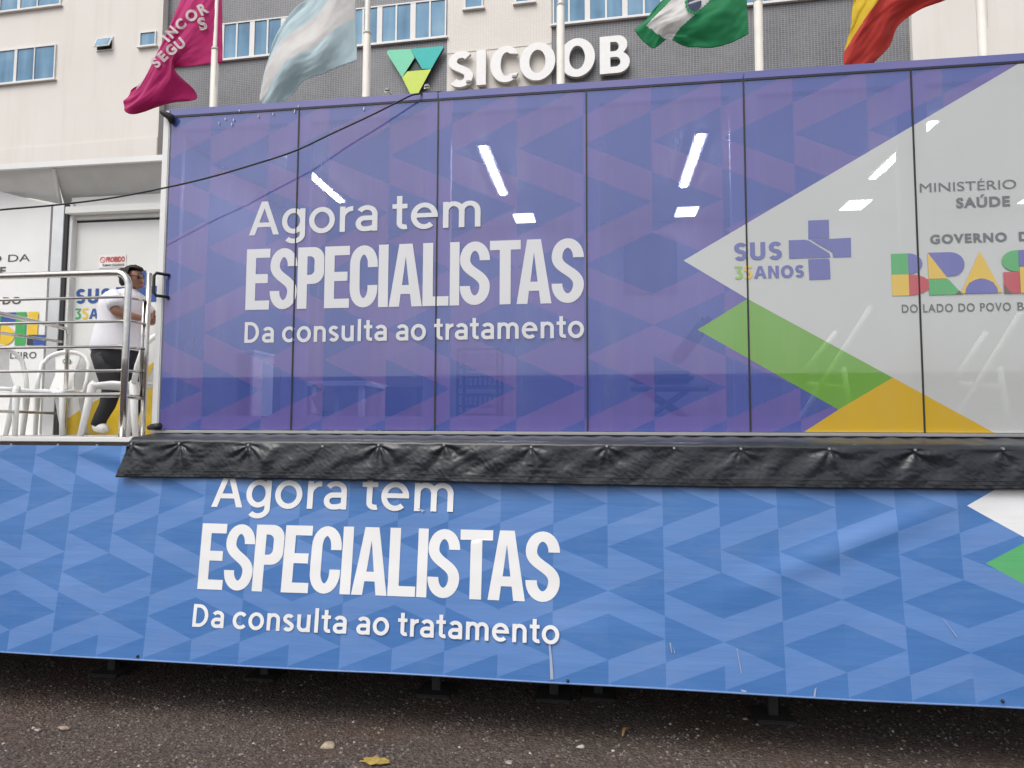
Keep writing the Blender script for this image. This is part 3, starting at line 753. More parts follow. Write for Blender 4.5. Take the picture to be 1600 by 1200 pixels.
# ================================================================== MEDICAL TRAILER
TR = thing('medical_trailer', 'long white mobile clinic trailer with a purple printed glass front and open side deck', 'trailer', (3, 1.2, GZ))
X0, PW = .0278, 1.0235; NP = 8; XE = PW*NP; ZT = 2.30
CH_W = [(3.696,1.115),(3.696+3,1.115+3*.5765),(9,3.2),(9,-.9),(5.503,.008),(4.946,.342),(4.092,.854)]
CH_G = [(3.778,.66),(4.092,.854),(4.946,.342),(4.623,.144)]
CH_Y = [(4.946,.342),(5.503,.008),(5.56,-.03),(4.37,-.03),(4.414,.004),(4.623,.144)]
regs = [([(3.696,1.115),(6.696,2.8445),(9.5,2.8445),(9.5,-.5),(5.503+.86,-.508),(5.503,.008),(4.946,.342),(4.092,.854)], 1), (CH_G, 2), (CH_Y, 3)]
pframe = M('inner_window_frame', (.34, .33, .42), .5, var=.05)
for k in range(NP):
    a, b = (X0 if k == 0 else PW*k)+.004, PW*(k+1)-.004
    p = printed('glass_pane', a, b, .004, ZT-.006, 2, 2, regs, [f_pat, f_white, f_green, f_yell], lambda x, z: Vector((x, 0, z)), TR)
    m = MB(); fw = .085; q = .055    # inner frame seen through the film
    m.box(a+.0, a+fw, .012, .05, .01, ZT-.012); m.box(b-fw, b, .012, .05, .01, ZT-.012); m.box(a+fw, b-fw, .012, .05, .01, .10); m.box(a+fw, b-fw, .012, .05, ZT-.09, ZT-.012)
    m.build('window_frame', pframe, p)
for k in range(1, NP):
    x = PW*k; m = MB(); m.box(x-.005, x+.005, -.004, .011, .002, ZT-.002); m.build('seam_seal', black_rub, TR)
# fascia over the glass, bottom rail
def fasc():
    n = N('fascia_purple'); m, t = tri_mask(n, .35, .45, 1.925, .41, ROWS_G, n.obj((1, 1, 1)))
    sx = n.node('ShaderNodeSeparateXYZ'); n.link(n.obj(), sx.inputs[0]); f = n.noise(1.1, 2, n.obj((1, 0, 0)))
    n.base(n.ramp(f, [(.40, (.10, .115, .33)), (.6, (.14, .13, .34))])); n.set(Roughness=.3); n.p.inputs['Coat Weight'].default_value = .5; return n.m
fas = fasc()
m = MB()
for k in range(4): m.box(2*PW*k+.003, 2*PW*(k+1)-.003, -.006, .07, ZT+.0065, ZT+.060)
m.build('top_fascia', fas, TR, bevel=.004)
m = MB(); m.box(X0, XE, -.003, .03, ZT-.003, ZT+.006); m.build('top_seal', black_rub, TR)
m = MB(); m.box(-.02, XE, -.03, .04, -.020, .0); m.build('bottom_rail', alu, TR, bevel=.003)
m = MB(); m.box(-.028, .024, -.012, .06, -.02, ZT+.05); m.build('corner_post', white_paint, TR, bevel=.006)
m = MB(); m.box(-.02, .02, .0605, 2.58, -.02, ZT+.008); m.build('side_wall', white_paint, TR)
m = MB(); m.box(.0205, .032, .0605, 2.58, -.02, ZT-.11); m.build('hotspot_liner', M('hotspot_liner_dark', (.16, .155, .20), .7), TR)  # dark liner added over the white side wall to soften the lamp hot spot
m = MB(); m.box(-.02, XE, .072, 2.7, ZT+.01, ZT+.052); m.build('roof', grey_white, TR)
m = MB(); m.box(.033, XE, .06, 2.6, ZT-.10, ZT-.03); m.build('ceiling', M('interior_ceiling', (.62, .62, .62), .6, var=.02), TR)
m = MB(); m.box(.033, XE, 2.6, 2.66, -.02, ZT); m.build('back_wall', M('interior_wall', (.15, .145, .20), .6, var=.08), TR)
m = MB(); m.box(.033, XE, .06, 2.6, -.05, -.022); m.build('interior_floor', M('interior_floor', (.12, .12, .15), .5), TR)
m = MB(); m.box(XE-.02, XE+.03, .0, 2.66, -.02, ZT+.06); m.build('end_wall', white_paint, TR)
# trailer body behind and to the left (closed box), dark chassis under it
m = MB(); m.box(-6.5, XE+.5, -.05, 2.66, -.34, -.115); m.build('chassis', dark_metal, TR)
m = MB(); m.box(-6.5, XE+.5, 2.50, 2.56, GZ+.02, -.34); m.build('light_stop_skirt', dark_metal, TR)  # unseen dark sheet added so no light leaks in from behind
led = N('led_tube'); led.p.inputs['Emission Color'].default_value = (.93, .97, 1, 1); led.p.inputs['Emission Strength'].default_value = 85; led.set(Roughness=.4); led.base((.8, .8, .8)); led = led.m
led2 = N('led_square'); led2.p.inputs['Emission Color'].default_value = (.93, .97, 1, 1); led2.p.inputs['Emission Strength'].default_value = 7; led2.base((.8, .8, .8)); led2 = led2.m
for x in (.70, 2.27, 3.90, 5.49, 7.1):
    m = MB(); m.box(x-.05, x+.05, .50, 1.60, 2.185, 2.199); f = m.build('ceiling_light', white_paint, TR, label='long ceiling lamp running back from the glass')
    m = MB(); m.box(x-.021, x+.021, .52, 1.58, 2.178, 2.1845); m.build('diffuser', led, f)
    if x > 1:
        m = MB(); m.box(x+.0, x+.23, 2.13, 2.44, 2.186, 2.199); f = m.build('ceiling_light', white_paint, TR, label='square ceiling lamp near the back wall')
        m = MB(); m.box(x+.015, x+.215, 2.15, 2.42, 2.178, 2.1855); m.build('diffuser', led2, f)
# ---- lettering on the glass
gmap = lambda x, z: Vector((x, -.003, z))
def gl(shape, mat, label, name='lettering'): return sheet2d(shape, TR, name, mat, gmap, label=label)
film_lett = film('film_letter_grey', lambda n: n.ramp(n.noise(2, 3, n.obj()), [(.3, (.60, .60, .61)), (.7, (.64, .64, .65))]), .95, (.8, .8, .9))
gl(mono_text('Agora tem', .670, 2.352, 1.390, .243, .148), film_lett, 'pale words "Agora tem" on the purple glass')
gl(especialistas(.659, 3.05, .852, 1.289), film_lett, 'large pale word "ESPECIALISTAS" on the purple glass')
gl(mono_text('Da consulta ao tratamento', .660, 3.05, .617, .148, .166), film_lett, 'pale line "Da consulta ao tratamento" on the purple glass')
f_ink = film('film_dark_ink', lambda n: n.ramp(n.noise(2, 3, n.obj()), [(.3, (.085, .095, .095)), (.7, (.10, .11, .11))]), .95, (.5, .5, .5))
f_blue = film('film_blue_ink', lambda n: n.ramp(n.noise(2, 3, n.obj()), [(.3, (.095, .105, .33)), (.7, (.11, .12, .35))]), .92, (.5, .5, .9))
def colfilm(nm, c): return film('film_'+nm, lambda n: n.ramp(n.noise(2, 3, n.obj()), [(.3, tuple(x*.95 for x in c)), (.7, c)]), .93, (.7, .7, .7))
c_g, c_y, c_r, c_b, c_k = colfilm('logo_green', (.06, .36, .10)), colfilm('logo_yellow', (.66, .44, .035)), colfilm('logo_red', (.46, .035, .05)), colfilm('logo_blue', (.11, .115, .37)), colfilm('logo_brown', (.11, .07, .04))
p_g, p_y, p_r, p_b, p_k = M('print_green', (.05, .33, .09), .5), M('print_yellow', (.70, .47, .03), .5), M('print_red', (.45, .03, .04), .5), M('print_blue', (.03, .075, .30), .5), M('print_black', (.03, .035, .04), .5)
def logo_letters(kind, x, z, H, mapf, parent, mats, only=None):
    """geometric block lettering of the government mark; x = left edge, H = height"""
    g_, y_, r_, b_, k_ = mats; u = H/2; G = []
    def rect(a, b, c, d): return [(a, b), (c, b), (c, d), (a, d)]
    xs = x
    B = [(g_, rect(0, u, u*.74, H)), (y_, rect(0, 0, u*.74, u)), (b_, [(u*.74, u)] + arc(u*.74, u*1.5, u*.62, u*.5, -90, 90, 12) + [(u*.74, H)]), (r_, [(u*.74, 0)] + arc(u*.74, u*.5, u*.94, u*.5, -90, 90, 12) + [(u*.74, u)])]
    Rr = [(b_, [(0, H)] + [(u*.72, u*.86)] + arc(u*.95, u*1.42, u*.62, u*.58, -70, 90, 14)), (y_, [(0, H), (0, u*.76), (u*.82, u*.76)]), (g_, [(0, 0), (0, u*.74), (u*.84, u*.74), (u*1.28, u*.18), (u*1.08, 0)]), (k_, [(u*1.09, 0), (u*1.30, u*.19), (u*1.46, 0)])]
    A = [(y_, [(0, u*.05), (u*.88, H), (u*1.76, u*.05), (u*1.56, u*.05), (u*1.40, u*.52), (u*.88, u*.73), (u*.36, u*.52), (u*.20, u*.05)]), (b_, arc(u*.88, u*.03, u*.70, u*.68, 180, 0, 18))]
    S = [(g_, [(u*.70, H)] + arc(u*.62, u*1.5, u*.62, u*.5, 90, 270, 14) + [(u*.70, u)]), (b_, rect(u*.71, u*1.25, u*1.8, H)), (r_, rect(u*.04, 0, u*.72, u*.99)), (k_, [(u*.045, 0), (u*.045, u*.42), (u*.35, 0)]), (y_, [(u*.73, 0)] + arc(u*.95, u*.6, u*.72, u*.6, -90, 90, 14) + [(u*.73, u*1.2)])]
    I = [(g_, rect(0, 0, u*.7, H))]
    Ll = [(y_, rect(0, u*.62, u*.68, H)), (k_, rect(0, 0, u*.42, u*.6)), (b_, rect(u*.43, 0, u*1.25, u*.6))]
    adv = {'B': u*1.60, 'R': u*1.36, 'A': u*1.79, 'S': u*1.72, 'I': u*.82, 'L': u*1.3}
    tb = {'B': B, 'R': Rr, 'A': A, 'S': S, 'I': I, 'L': Ll}
    allm = []; vs, fs, mi = [], [], []
    pieces = []
    for ch in kind:
        for mm, P in tb[ch]: pieces.append((mm, [(px+xs, pz+z) for px, pz in P]))
        xs += adv[ch]
    # one mesh, one material per colour
    m = MB(); used = list(mats)
    for q_, (mm, P) in enumerate(pieces):
        v, f = fill2d([P]); m.add([mapf(a, c)-Vector((0, .0003*q_, 0)) for a, c in v], f, used.index(mm))
    me = bpy.data.meshes.new('logo_lettering'); me.from_pydata(m.v, [], m.f)
    for q in used: me.materials.append(q)
    for p, i in zip(me.polygons, m.mi): p.material_index = i
    for p in me.polygons: pass
    bm = bmesh.new(); bm.from_mesh(me)
    for f in bm.faces:
        if f.normal.y > 0: f.normal_flip()
    bm.to_mesh(me); bm.free()
    return link('logo_lettering', me, parent, 'coloured block lettering of the government mark')
logo_letters('BRASIL', 4.960, .852, .266, gmap, TR, [c_g, c_y, c_r, c_b, c_k])
gl(fit_text('MINISTÉRIO', 5.143, 5.695, 1.503, .056, 0.0), f_ink, 'dark word "MINISTÉRIO" on the white glass'); gl(fit_text('DA', 5.79, 5.92, 1.503, .056, 0.0), f_ink, 'dark word "DA" on the white glass')
gl(fit_text('SAÚDE', 5.350, 5.655, 1.394, .064, .055, 1.15), f_ink, 'dark word "SAÚDE" on the white glass')
gl(fit_text('GOVERNO', 5.191, 5.628, 1.173, .058, .06, 1.2), f_ink, 'dark word "GOVERNO" on the white glass'); gl(fit_text('DO', 5.695, 5.83, 1.173, .058, .06, 1.2), f_ink, 'dark word "DO" on the white glass')
gl(fit_text('DO LADO DO POVO', 5.012, 5.632, .745, .051, .02, 1.15), f_ink, 'dark words "DO LADO DO POVO" on the white glass'); gl(fit_text('BRASILEIRO', 5.668, 6.09, .745, .051, .02, 1.15), f_ink, 'dark word "BRASILEIRO" on the white glass')
def sus_mark(x, z, k, mapf, parent, blue, green, yellow, lett='lettering'):
    """x, z = lower left of the mark; k = scale (1 = the size on the glass)"""
    H = .118*k
    def sh(body, a, b, z0, c, bold, mat, lab): return sheet2d(mono_text(body, x+a*k, x+b*k, z+z0*k, c*k, bold), parent, 'lettering', mat, mapf, label=lab)
    sh('SUS', 0, .297, .126, .116, .215, blue, 'blue letters "SUS"')
    sh('3', .0, .055, .003, .088, .19, green, 'green digit 3'); sh('5', .060, .115, .003, .088, .19, yellow, 'yellow digit 5')
    sh('ANOS', .122, .428, .006, .080, .225, blue, 'blue letters "ANOS"')
    cx0 = .340
    P = [[(.459,.250),(.586,.252),(.586,.372),(.462,.372)][::-1],
         [(.340,.248),(.440,.248),(.462,.241),(.585,.155),(.590,.129),(.340,.128)],
         [(.475,.246),(.715,.251),(.713,.128),(.605,.128),(.602,.160)],
         [(.455,.121),(.578,.122),(.585,.106),(.586,-.01),(.459,-.012)]]
    m = MB()
    for q in P:
        v, f = fill2d([[(x+a*k, z+(b)*k) for a, b in q]]); m.add([mapf(a, b) for a, b in v], f)
    me = bpy.data.meshes.new('cross_mark'); me.from_pydata(m.v, [], m.f); me.materials.append(blue)
    bm = bmesh.new(); bm.from_mesh(me)
    for f in bm.faces:
        if f.normal.y > 0: f.normal_flip()
    bm.to_mesh(me); bm.free(); link('cross_mark', me, parent, 'blue health cross mark')
sus_mark(4.012, .978, 1.0, gmap, TR, f_blue, colfilm('digit_green', (.22, .45, .05)), c_y)
# ---- handle, latch, roller on the left post
m = MB(); h0 = onY(250, 427, -.06); h1 = onY(249, 462, -.06)
m.tube([(h0.x+.03, -.0, h0.z), (h0.x-.02, -.07, h0.z), (h0.x-.035, -.075, h0.z-.02), (h1.x-.035, -.075, h1.z+.02), (h1.x-.02, -.07, h1.z), (h1.x+.03, 0, h1.z)], .011, 8); m.build('handle', black_rub, TR, True)
m = MB(); c = onY(241, 667, -.06); m.tube([(c.x-.02, -.06, c.z), (c.x+.045, -.06, c.z+.004)], [.022, .026], 10); m.tube([(c.x-.045, -.06, c.z-.006), (c.x-.02, -.06, c.z-.002)], [.016, .02], 10); m.build('roller', black_rub, TR, True)
m = MB(); c = onY(260, 181, -.04); m.tube([(c.x-.035, -.06, c.z+.03), (c.x-.02, -.05, c.z+.02), (c.x+.03, -.03, c.z-.01), (c.x+.03, -.02, c.z-.05)], [.014, .02, .03, .014], 10); m.build('end_cap', black_rub, TR, True)
# small torn tape on the top edge
for px, py in ((348,183),(370,170),(361,184),(400,178),(338,189),(423,175),(457,170),(463,163),(566,166),(358,191)):
    p = onY(px, py, -.04); m = MB(); m.box(p.x-.0015, p.x+.002+rnd.random()*.003, -.012, -.007, p.z-.006-rnd.random()*.009, p.z+.008)
    m.build('tape_scrap', M('tape_white', (.75, .74, .70), .6), TR)

# ---- open side deck at the left
DF = -.22
m = MB(); m.box(-6.5, .0, DF+.02, 1.7, -.085, -.055); m.build('deck', M('deck_floor', (.55, .55, .54), .5, .0, var=.08, scale=10), TR)
m = MB(); m.box(-6.5, .01, DF-.004, DF+.018, -.083, -.050); m.build('deck_edge', white_paint, TR, bevel=.004)
m = MB(); m.box(-6.5, XE+.5, DF+.0, DF+.10, -.150, -.0855); m.build('deck_beam', M('rusty_black_steel', (.035, .028, .027), .75, .1, var=.5, scale=14), TR)
m = MB()
for px in (18, 91, 152, 240): p = onY(px, 694, DF-.002); m.tube([(p.x, DF-.006, -.105), (p.x, DF+.002, -.105)], .008, 8)
m.build('bolt', alu, TR)
WY, DY = 1.20, 1.27
# left wall with slanted top
a = onY(0, 299, WY); b = onY(80, 320, WY); k = (b.z-a.z)/(b.x-a.x); xl = -6.5; zl = min(2.75, a.z+k*(xl-a.x)*.35)
m = MB(); m.prism([(xl, WY, -.06), (b.x, WY, -.06), (b.x, WY, b.z), (a.x, WY, a.z), (xl, WY, zl)], (0, .06, 0)); m.build('side_panel', white_paint, TR, label='white side panel with dark lettering')
c0 = onY(73, 500, WY).x; c1 = onY(94, 500, WY).x; c2 = onY(103, 500, WY).x
def vstrip(pxa, pxb, pya, pyb, Y, dep, mat, name):
    # an upright strip whose top and bottom follow the photo's x at mid height
    A = onY(pxa, (pya+pyb)/2, Y).x; B = onY(pxb, (pya+pyb)/2, Y).x; zt = onY((pxa+pxb)/2, pya, Y).z
    m = MB(); m.box(A, B, Y, Y+dep, -.06, zt); return m.build(name, mat, TR, bevel=.004)
vstrip(74, 92, 318, 672, WY-.012, .06, alu, 'corner_trim')
vstrip(92.5, 99, 320, 672, WY-.004, .03, black_rub, 'door_seal')
vstrip(99.5, 106, 318, 672, WY+.012, .08, grey_white, 'door_frame')
xd0 = onY(106, 500, DY).x; zh = onY(180, 346, DY).z; zc = onY(180, 312, DY).z
m = MB(); m.box(xd0, -.025, DY, DY+.05, -.06, zh); door = m.build('entry_door', grey_white, TR)
m = MB(); m.box(xd0, -.025, DY-.03, DY+.05, zh+.02, zc+.03); m.box(xd0, -.025, DY-.10, DY-.0305, zh+.06, zh+.13); m.build('door_header', grey_white, TR, bevel=.005)
m = MB(); m.box(xd0, -.025, DY-.004, DY+.04, zh+.001, zh+.019); m.build('door_gap', black_rub, TR)
# canopy
CY = 1.03
f0 = onY(0, 267, CY); f1 = onY(253, 251, CY); e0 = onY(0, 299, WY); fc = onY(84, 262, CY); ec = onY(95, 319, DY); er = onY(250, 311, DY)
m = MB(); xl2 = -6.5; zf = f0.z
L0 = Vector((xl2, CY, zf)); L1 = Vector((xl2, WY+.06, zl)); 
m.prism([L0, Vector((fc.x, CY, fc.z)), Vector((ec.x, DY, ec.z)), Vector((a.x, WY+.03, a.z)), L1], (0, 0, .05)); m.build('canopy', M('canopy_soffit_lit', (.62, .62, .61), .55, var=.04), TR, label='left part of the canopy underside, coloured as lit')  # lit copy of the soffit colour, left of the shading crease
m = MB(); m.prism([Vector((fc.x, CY, fc.z)), Vector((-.022, CY, f1.z)), Vector((-.022, DY+.05, er.z)), Vector((ec.x, DY+.05, ec.z))], (0, 0, .05)); m.build('canopy', M('canopy_soffit_shaded', (.50, .50, .49), .55, var=.05), TR, label='right part of the canopy underside, coloured as shaded')  # darker copy of the soffit colour, shade painted in
m = MB(); m.prism([(xl2, CY-.03, f0.z-.012), (-.03, CY-.03, f1.z-.012), (-.03, CY-.03, f1.z+.045), (xl2, CY-.03, f0.z+.045)], (0, .029, 0)); m.build('canopy_edge', white_paint, TR, bevel=.004)
m = MB(); m.tube([Vector((fc.x, CY, fc.z-.006)), Vector((ec.x, DY, ec.z-.006))], .016, 6); m.build('canopy_joint', grey_white, TR)
# lettering on side panel and door
wmap = lambda x, z: Vector((x, WY-.003, z))
dmap = lambda x, z: Vector((x, DY-.003, z))
def pl(px, py, Y): p = onY(px, py, Y); return p.x, p.z
x1, z1 = pl(47, 408, WY); hh = pl(47, 397, WY)[1]-z1
sheet2d(fit_text('MINISTÉRIO DA', x1-1.22, x1, z1, hh, 0), TR, 'lettering', ink_dark, wmap, label='dark words "MINISTÉRIO DA" on the white side panel')
x1, z1 = pl(9, 429, WY); sheet2d(fit_text('SAÚDE', x1-.42, x1, z1, hh*1.1, .05), TR, 'lettering', ink_dark, wmap, label='dark word "SAÚDE" on the white side panel')
x1, z1 = pl(33, 475, WY); sheet2d(fit_text('GOVERNO DO', x1-.92, x1, z1, hh, .05, 1.15), TR, 'lettering', ink_dark, wmap, label='dark words "GOVERNO DO" on the white side panel')
x1, z1 = pl(57, 560, WY); sheet2d(fit_text('DO LADO DO POVO BRASILEIRO', x1-1.62, x1, z1, hh*.9, .02, 1.1), TR, 'lettering', ink_dark, wmap, label='dark line "DO LADO DO POVO BRASILEIRO" on the white side panel')
xr, zb = pl(72, 539, WY); HL = pl(72, 487, WY)[1]-zb; u = HL/2
logo_letters('BRASIL', xr-u*(1.60+1.36+1.79+1.72+.82+1.25), zb, HL, wmap, TR, [p_g, p_y, p_r, p_b, p_k])
xs_, zs_ = pl(117, 500, DY); xe_ = pl(172.5, 478, DY)[0]; kk = (xe_-xs_)/.297
sus_mark(xs_, zs_, kk, dmap, TR, M('door_blue', (.02, .075, .27), .5), M('door_green', (.05, .33, .12), .5), p_y)
# yellow print low on the door
yp = [pl(x, y, DY) for x, y in ((98,660),(126,640),(168,616),(206,592),(240,566),(255,558),(255,690),(98,690))]
sheet2d(fill2d([[(max(x, xd0+.005) if x < -1.9 else min(x, -.03), max(z, -.05)) for x, z in yp]]), TR, 'door_print', M('door_yellow', (.62, .42, .02), .45), dmap, label='yellow diagonal print low on the door')
# door notice
n0 = pl(155, 419, DY); n1 = pl(198, 398, DY)
t = thing('notice_sign', 'small white no-smoking notice with red heading on the white door', 'notice', ((n0[0]+n1[0])/2, DY, n0[1]))
m = MB(); m.box(n0[0], n1[0], DY-.006, DY-.0005, n0[1], n1[1]); m.build('plate', M('notice_white', (.72, .70, .68), .5), t)
nm = lambda x, z: Vector((x, DY-.009, z)); W_ = n1[0]-n0[0]; H_ = n1[1]-n0[1]
red = M('notice_red', (.50, .05, .04), .5)
sheet2d(fit_text('PROIBIDO', n0[0]+W_*.27, n1[0]-W_*.04, n0[1]+H_*.44, H_*.42, .06), t, 'lettering', red, nm, label='red heading PROIBIDO')
sheet2d(fit_text('FUMAR CIGARROS', n0[0]+W_*.15, n1[0]-W_*.05, n0[1]+H_*.10, H_*.19, .03), t, 'lettering', ink_dark, nm, label='small dark line FUMAR CIGARROS')
cx, cz_ = n0[0]+W_*.14, n0[1]+H_*.64; rr = H_*.24
m = MB(); v, f = fill2d([arc(cx, cz_, rr, rr, 0, 352, 28), arc(cx, cz_, rr*.76, rr*.76, 0, 352, 28)]); m.add([nm(*q) for q in v], f)
m.add([nm(cx-rr*.62, cz_+rr*.5), nm(cx-rr*.5, cz_+rr*.62), nm(cx+rr*.62, cz_-rr*.5), nm(cx+rr*.5, cz_-rr*.62)], [(0, 1, 2, 3)]); m.build('symbol', red, t)
# support legs
for px, py, dy in ((170,1053,0), (410,1060,0), (680,1085,0), (935,1090,.3), (1210,1125,0), (865,1092,.1)):
    p = onZ(px, py, GZ); y = p.y + .05
    m = MB(); m.box(p.x-.03, p.x+.03, y-.03, y+.03, GZ+.02, -.34); f = m.build('support_leg', M('grey_steel', (.045, .045, .045), .7, .2, var=.3), TR)
    m = MB(); m.box(p.x-.12, p.x+.12, y-.12, y+.12, GZ-.004, GZ+.022); m.build('foot_plate', M('foot_steel', (.035, .032, .032), .8), f, bevel=.006)

# ================================================================== INTERIOR FURNITURE SEEN THROUGH THE FILM
w_lam = M('white_laminate', (.78, .78, .78), .4, var=.03)
def cabinet():
    x0 = onY(283, 640, 1.0).x; x1 = onY(392, 640, 1.0).x; zt = onY(330, 552, 1.0).z
    t = thing('cube_shelf', 'white cube shelf unit dimly seen through the purple glass at far left', 'shelf', (x0, 1.0, 0))
    m = MB(); W = x1-x0
    for q in (0, .5, 1): m.box(x0+W*q-.012, x0+W*q+.012, 1.0, 1.35, 0, zt)
    m.box(x0-.02, x1+.02, .99, 1.36, zt, zt+.025); m.build('carcass', w_lam, t)
    m = MB()
    for k in range(3): m.box(x0+.014, x0+W*.5-.014, 1.01, 1.33, .02+zt/3*k, zt/3*(k+1)-.02)
    m.build('drawer', M('shelf_front', (.85, .85, .85), .4), t)
    p = onY(325, 545, 1.1)
    b = thing('storage_box', 'pink box lying on top of the white cube shelf behind the glass', 'box', (p.x, 1.15, zt+.026))
    m = MB(); m.box(p.x-.28, p.x+.2, 1.05, 1.3, zt+.026, zt+.075); m.build('body', M('pink_card', (.60, .08, .28), .6), b, bevel=.006)
    m = MB(); m.box(p.x-.29, p.x+.21, 1.04, 1.31, zt+.077, zt+.10); m.build('lid', M('pink_lid', (.55, .06, .26), .6), b, bevel=.004)
cabinet()
def table(xa, xb, zt, y0, label):
    t = thing('work_table', label, 'table', ((xa+xb)/2, y0, 0))
    m = MB(); m.box(xa, xb, y0, y0+.55, zt-.04, zt); m.build('tabletop', w_lam, t)
    for x in (xa+.03, xb-.07):
        for y in (y0+.02, y0+.49): m = MB(); m.box(x, x+.04, y, y+.04, -.02, zt-.041); m.build('leg', w_lam, t)
table(onY(480, 600, .7).x, onY(572, 600, .7).x, onY(520, 595, .7).z, .7, 'white framed table with tangled cables behind the second glass pane')
m = MB(); p = onY(500, 630, .68)
pts = [(p.x-.05+.12*math.sin(i*1.3)*.5+i*.012, .66, .36-.035*i+.05*math.sin(i*2.1)) for i in range(11)]
m.tube(pts, .008, 6); pts = [(p.x+.0+.05*math.sin(i*1.9), .64, .30-.03*i+.03*math.sin(i*1.1)) for i in range(10)]; m.tube(pts, .007, 6)
tag(m.build('cable', black_rub, None, True), 'tangle of black cables hanging off the white table behind the glass', 'cable')
t = thing('drawer_unit', 'dark low cabinet standing right of the white table behind the glass', 'cabinet', (onY(625, 640, .9).x, 1.1, 0))
xa, xb = onY(601, 630, .9).x, onY(655, 630, .9).x; zt = onY(630, 604, .9).z
dk = M('navy_laminate', (.05, .06, .16), .4)
m = MB(); m.box(xa, xb, .9, 1.3, -.02, zt); m.build('body', dk, t, bevel=.008)
m = MB(); m.box(xa+.01, xb-.01, .885, .899, .02, zt/2-.01); m.build('drawer', dk, t); m = MB(); m.box(xa+.01, xb-.01, .885, .899, zt/2+.01, zt-.02); m.build('drawer', dk, t)
def cart():
    xa, xb = onY(715, 600, .6).x, onY(777, 600, .6).x; zt = onY(745, 545, .6).z
    t = thing('wire_cart', 'black wire basket trolley seen through the third glass pane', 'trolley', ((xa+xb)/2, .75, 0))
    wire = M('black_wire', (.03, .03, .04), .4, .5)
    m = MB()
    for x in (xa, xb): m.tube([(x, .6, .0), (x, .6, zt), (x, .85, zt), (x, .85, 0)], .012, 6)
    m.tube([(xa, .6, zt), (xb, .6, zt)], .012, 6); m.build('frame', wire, t)
    for k in range(4):
        z = .04+zt*.24*k; m = MB()
        for zz in (z, z+.09):
            m.tube([(xa, .6, zz), (xb, .6, zz), (xb, .85, zz), (xa, .85, zz), (xa, .6, zz)], .006, 5)
        for i in range(9):
            x = xa+(xb-xa)*i/8; m.tube([(x, .6, z+.09), (x, .6, z), (x, .85, z), (x, .85, z+.09)], .0035, 4)
        m.build('basket', wire, t)
cart()
def massage_chair():
    c = onY(1040, 600, .8); t = thing('treatment_chair', 'dark padded treatment chair on crossed legs behind the fifth glass pane', 'chair', (c.x, .9, 0))
    pad = M('dark_padding', (.03, .03, .05), .5); fr = M('dark_frame', (.04, .04, .05), .4, .4)
    x0, zt = onY(985, 590, .8).x, onY(1030, 580, .8).z; x1 = onY(1085, 590, .8).x
    m = MB(); m.box(x0, x1, .75, 1.1, zt-.10, zt); m.build('seat', pad, t, bevel=.04)
    a = onY(1055, 565, .9); b = onY(1105, 500, .9); m = MB(); d = Vector((b.x-a.x, 0, b.z-a.z)); n = Vector((-d.z, 0, d.x)).normalized()*.05
    m.prism([a+n+Vector((0,-.16,0)), a-n+Vector((0,-.16,0)), b-n+Vector((0,-.16,0)), b+n+Vector((0,-.16,0))], (0, .32, 0)); m.build('backrest', pad, t, bevel=.03)
    for pa, pb, y in (((1075,610),(990,668),.78), ((1010,610),(1100,668),.78), ((1075,610),(990,668),1.08), ((1010,610),(1100,668),1.08)):
        A = onY(*pa, .8); B = onY(*pb, .8); m = MB(); m.tube([(A.x, y, A.z), (B.x, y, max(B.z, 0))], .018, 8); m.build('leg', fr, t)
    m = MB(); A = onY(985, 607, .8); B = onY(1105, 607, .8); m.tube([(A.x, .76, A.z), (B.x, .76, A.z)], .03, 8); m.build('armrest', pad, t, True)
massage_chair()
def folded_frame(pts_, label):
    t = thing('folding_chair', label, 'chair', tuple(onY(*pts_[0][0], .5)), 'folded white chairs leaning behind the white glass')
    for k, (a, b) in enumerate(pts_):
        A = onY(*a, .30+.05*k); B = onY(*b, .16+.05*k); m = MB(); m.tube([A, B], .019, 8); m.build('leg' if k < 2 else 'brace', w_lam, t, True)
folded_frame([((1360,480),(1250,655)), ((1318,575),(1330,655)), ((1262,600),(1318,606)), ((1305,520),(1258,580))], 'white folded chair frame leaning behind the green stripe of the glass')
folded_frame([((1600,480),(1490,660)), ((1562,575),(1575,655)), ((1500,600),(1565,606)), ((1540,520),(1495,590))], 'white folded chair frame leaning behind the rightmost visible glass')
# dark doorway with rounded top on the interior back wall, part of the trailer
a = onY(975, 420, 2.59); b = onY(1058, 420, 2.59); zt = onY(1015, 366, 2.59).z; zb_ = onY(1015, 460, 2.59).z
P = [(a.x, zb_), (b.x, zb_)] + arc(b.x-.12, zt-.12, .12, .12, 0, 90, 6) + arc(a.x+.12, zt-.12, .12, .12, 90, 180, 6)
m = MB(); v, f = fill2d([P]); m.prism([(x, 2.585, z) for x, z in P], (0, .012, 0)); m.build('rear_window', M('dark_window', (.02, .025, .06), .6), TR)
a = onY(804, 262, 2.58); b = onY(873, 312, 2.58); m = MB(); m.box(a.x, b.x, 2.57, 2.598, b.z, a.z); m.build('wall_unit', w_lam, TR, bevel=.02, label='white air unit high on the inner back wall')

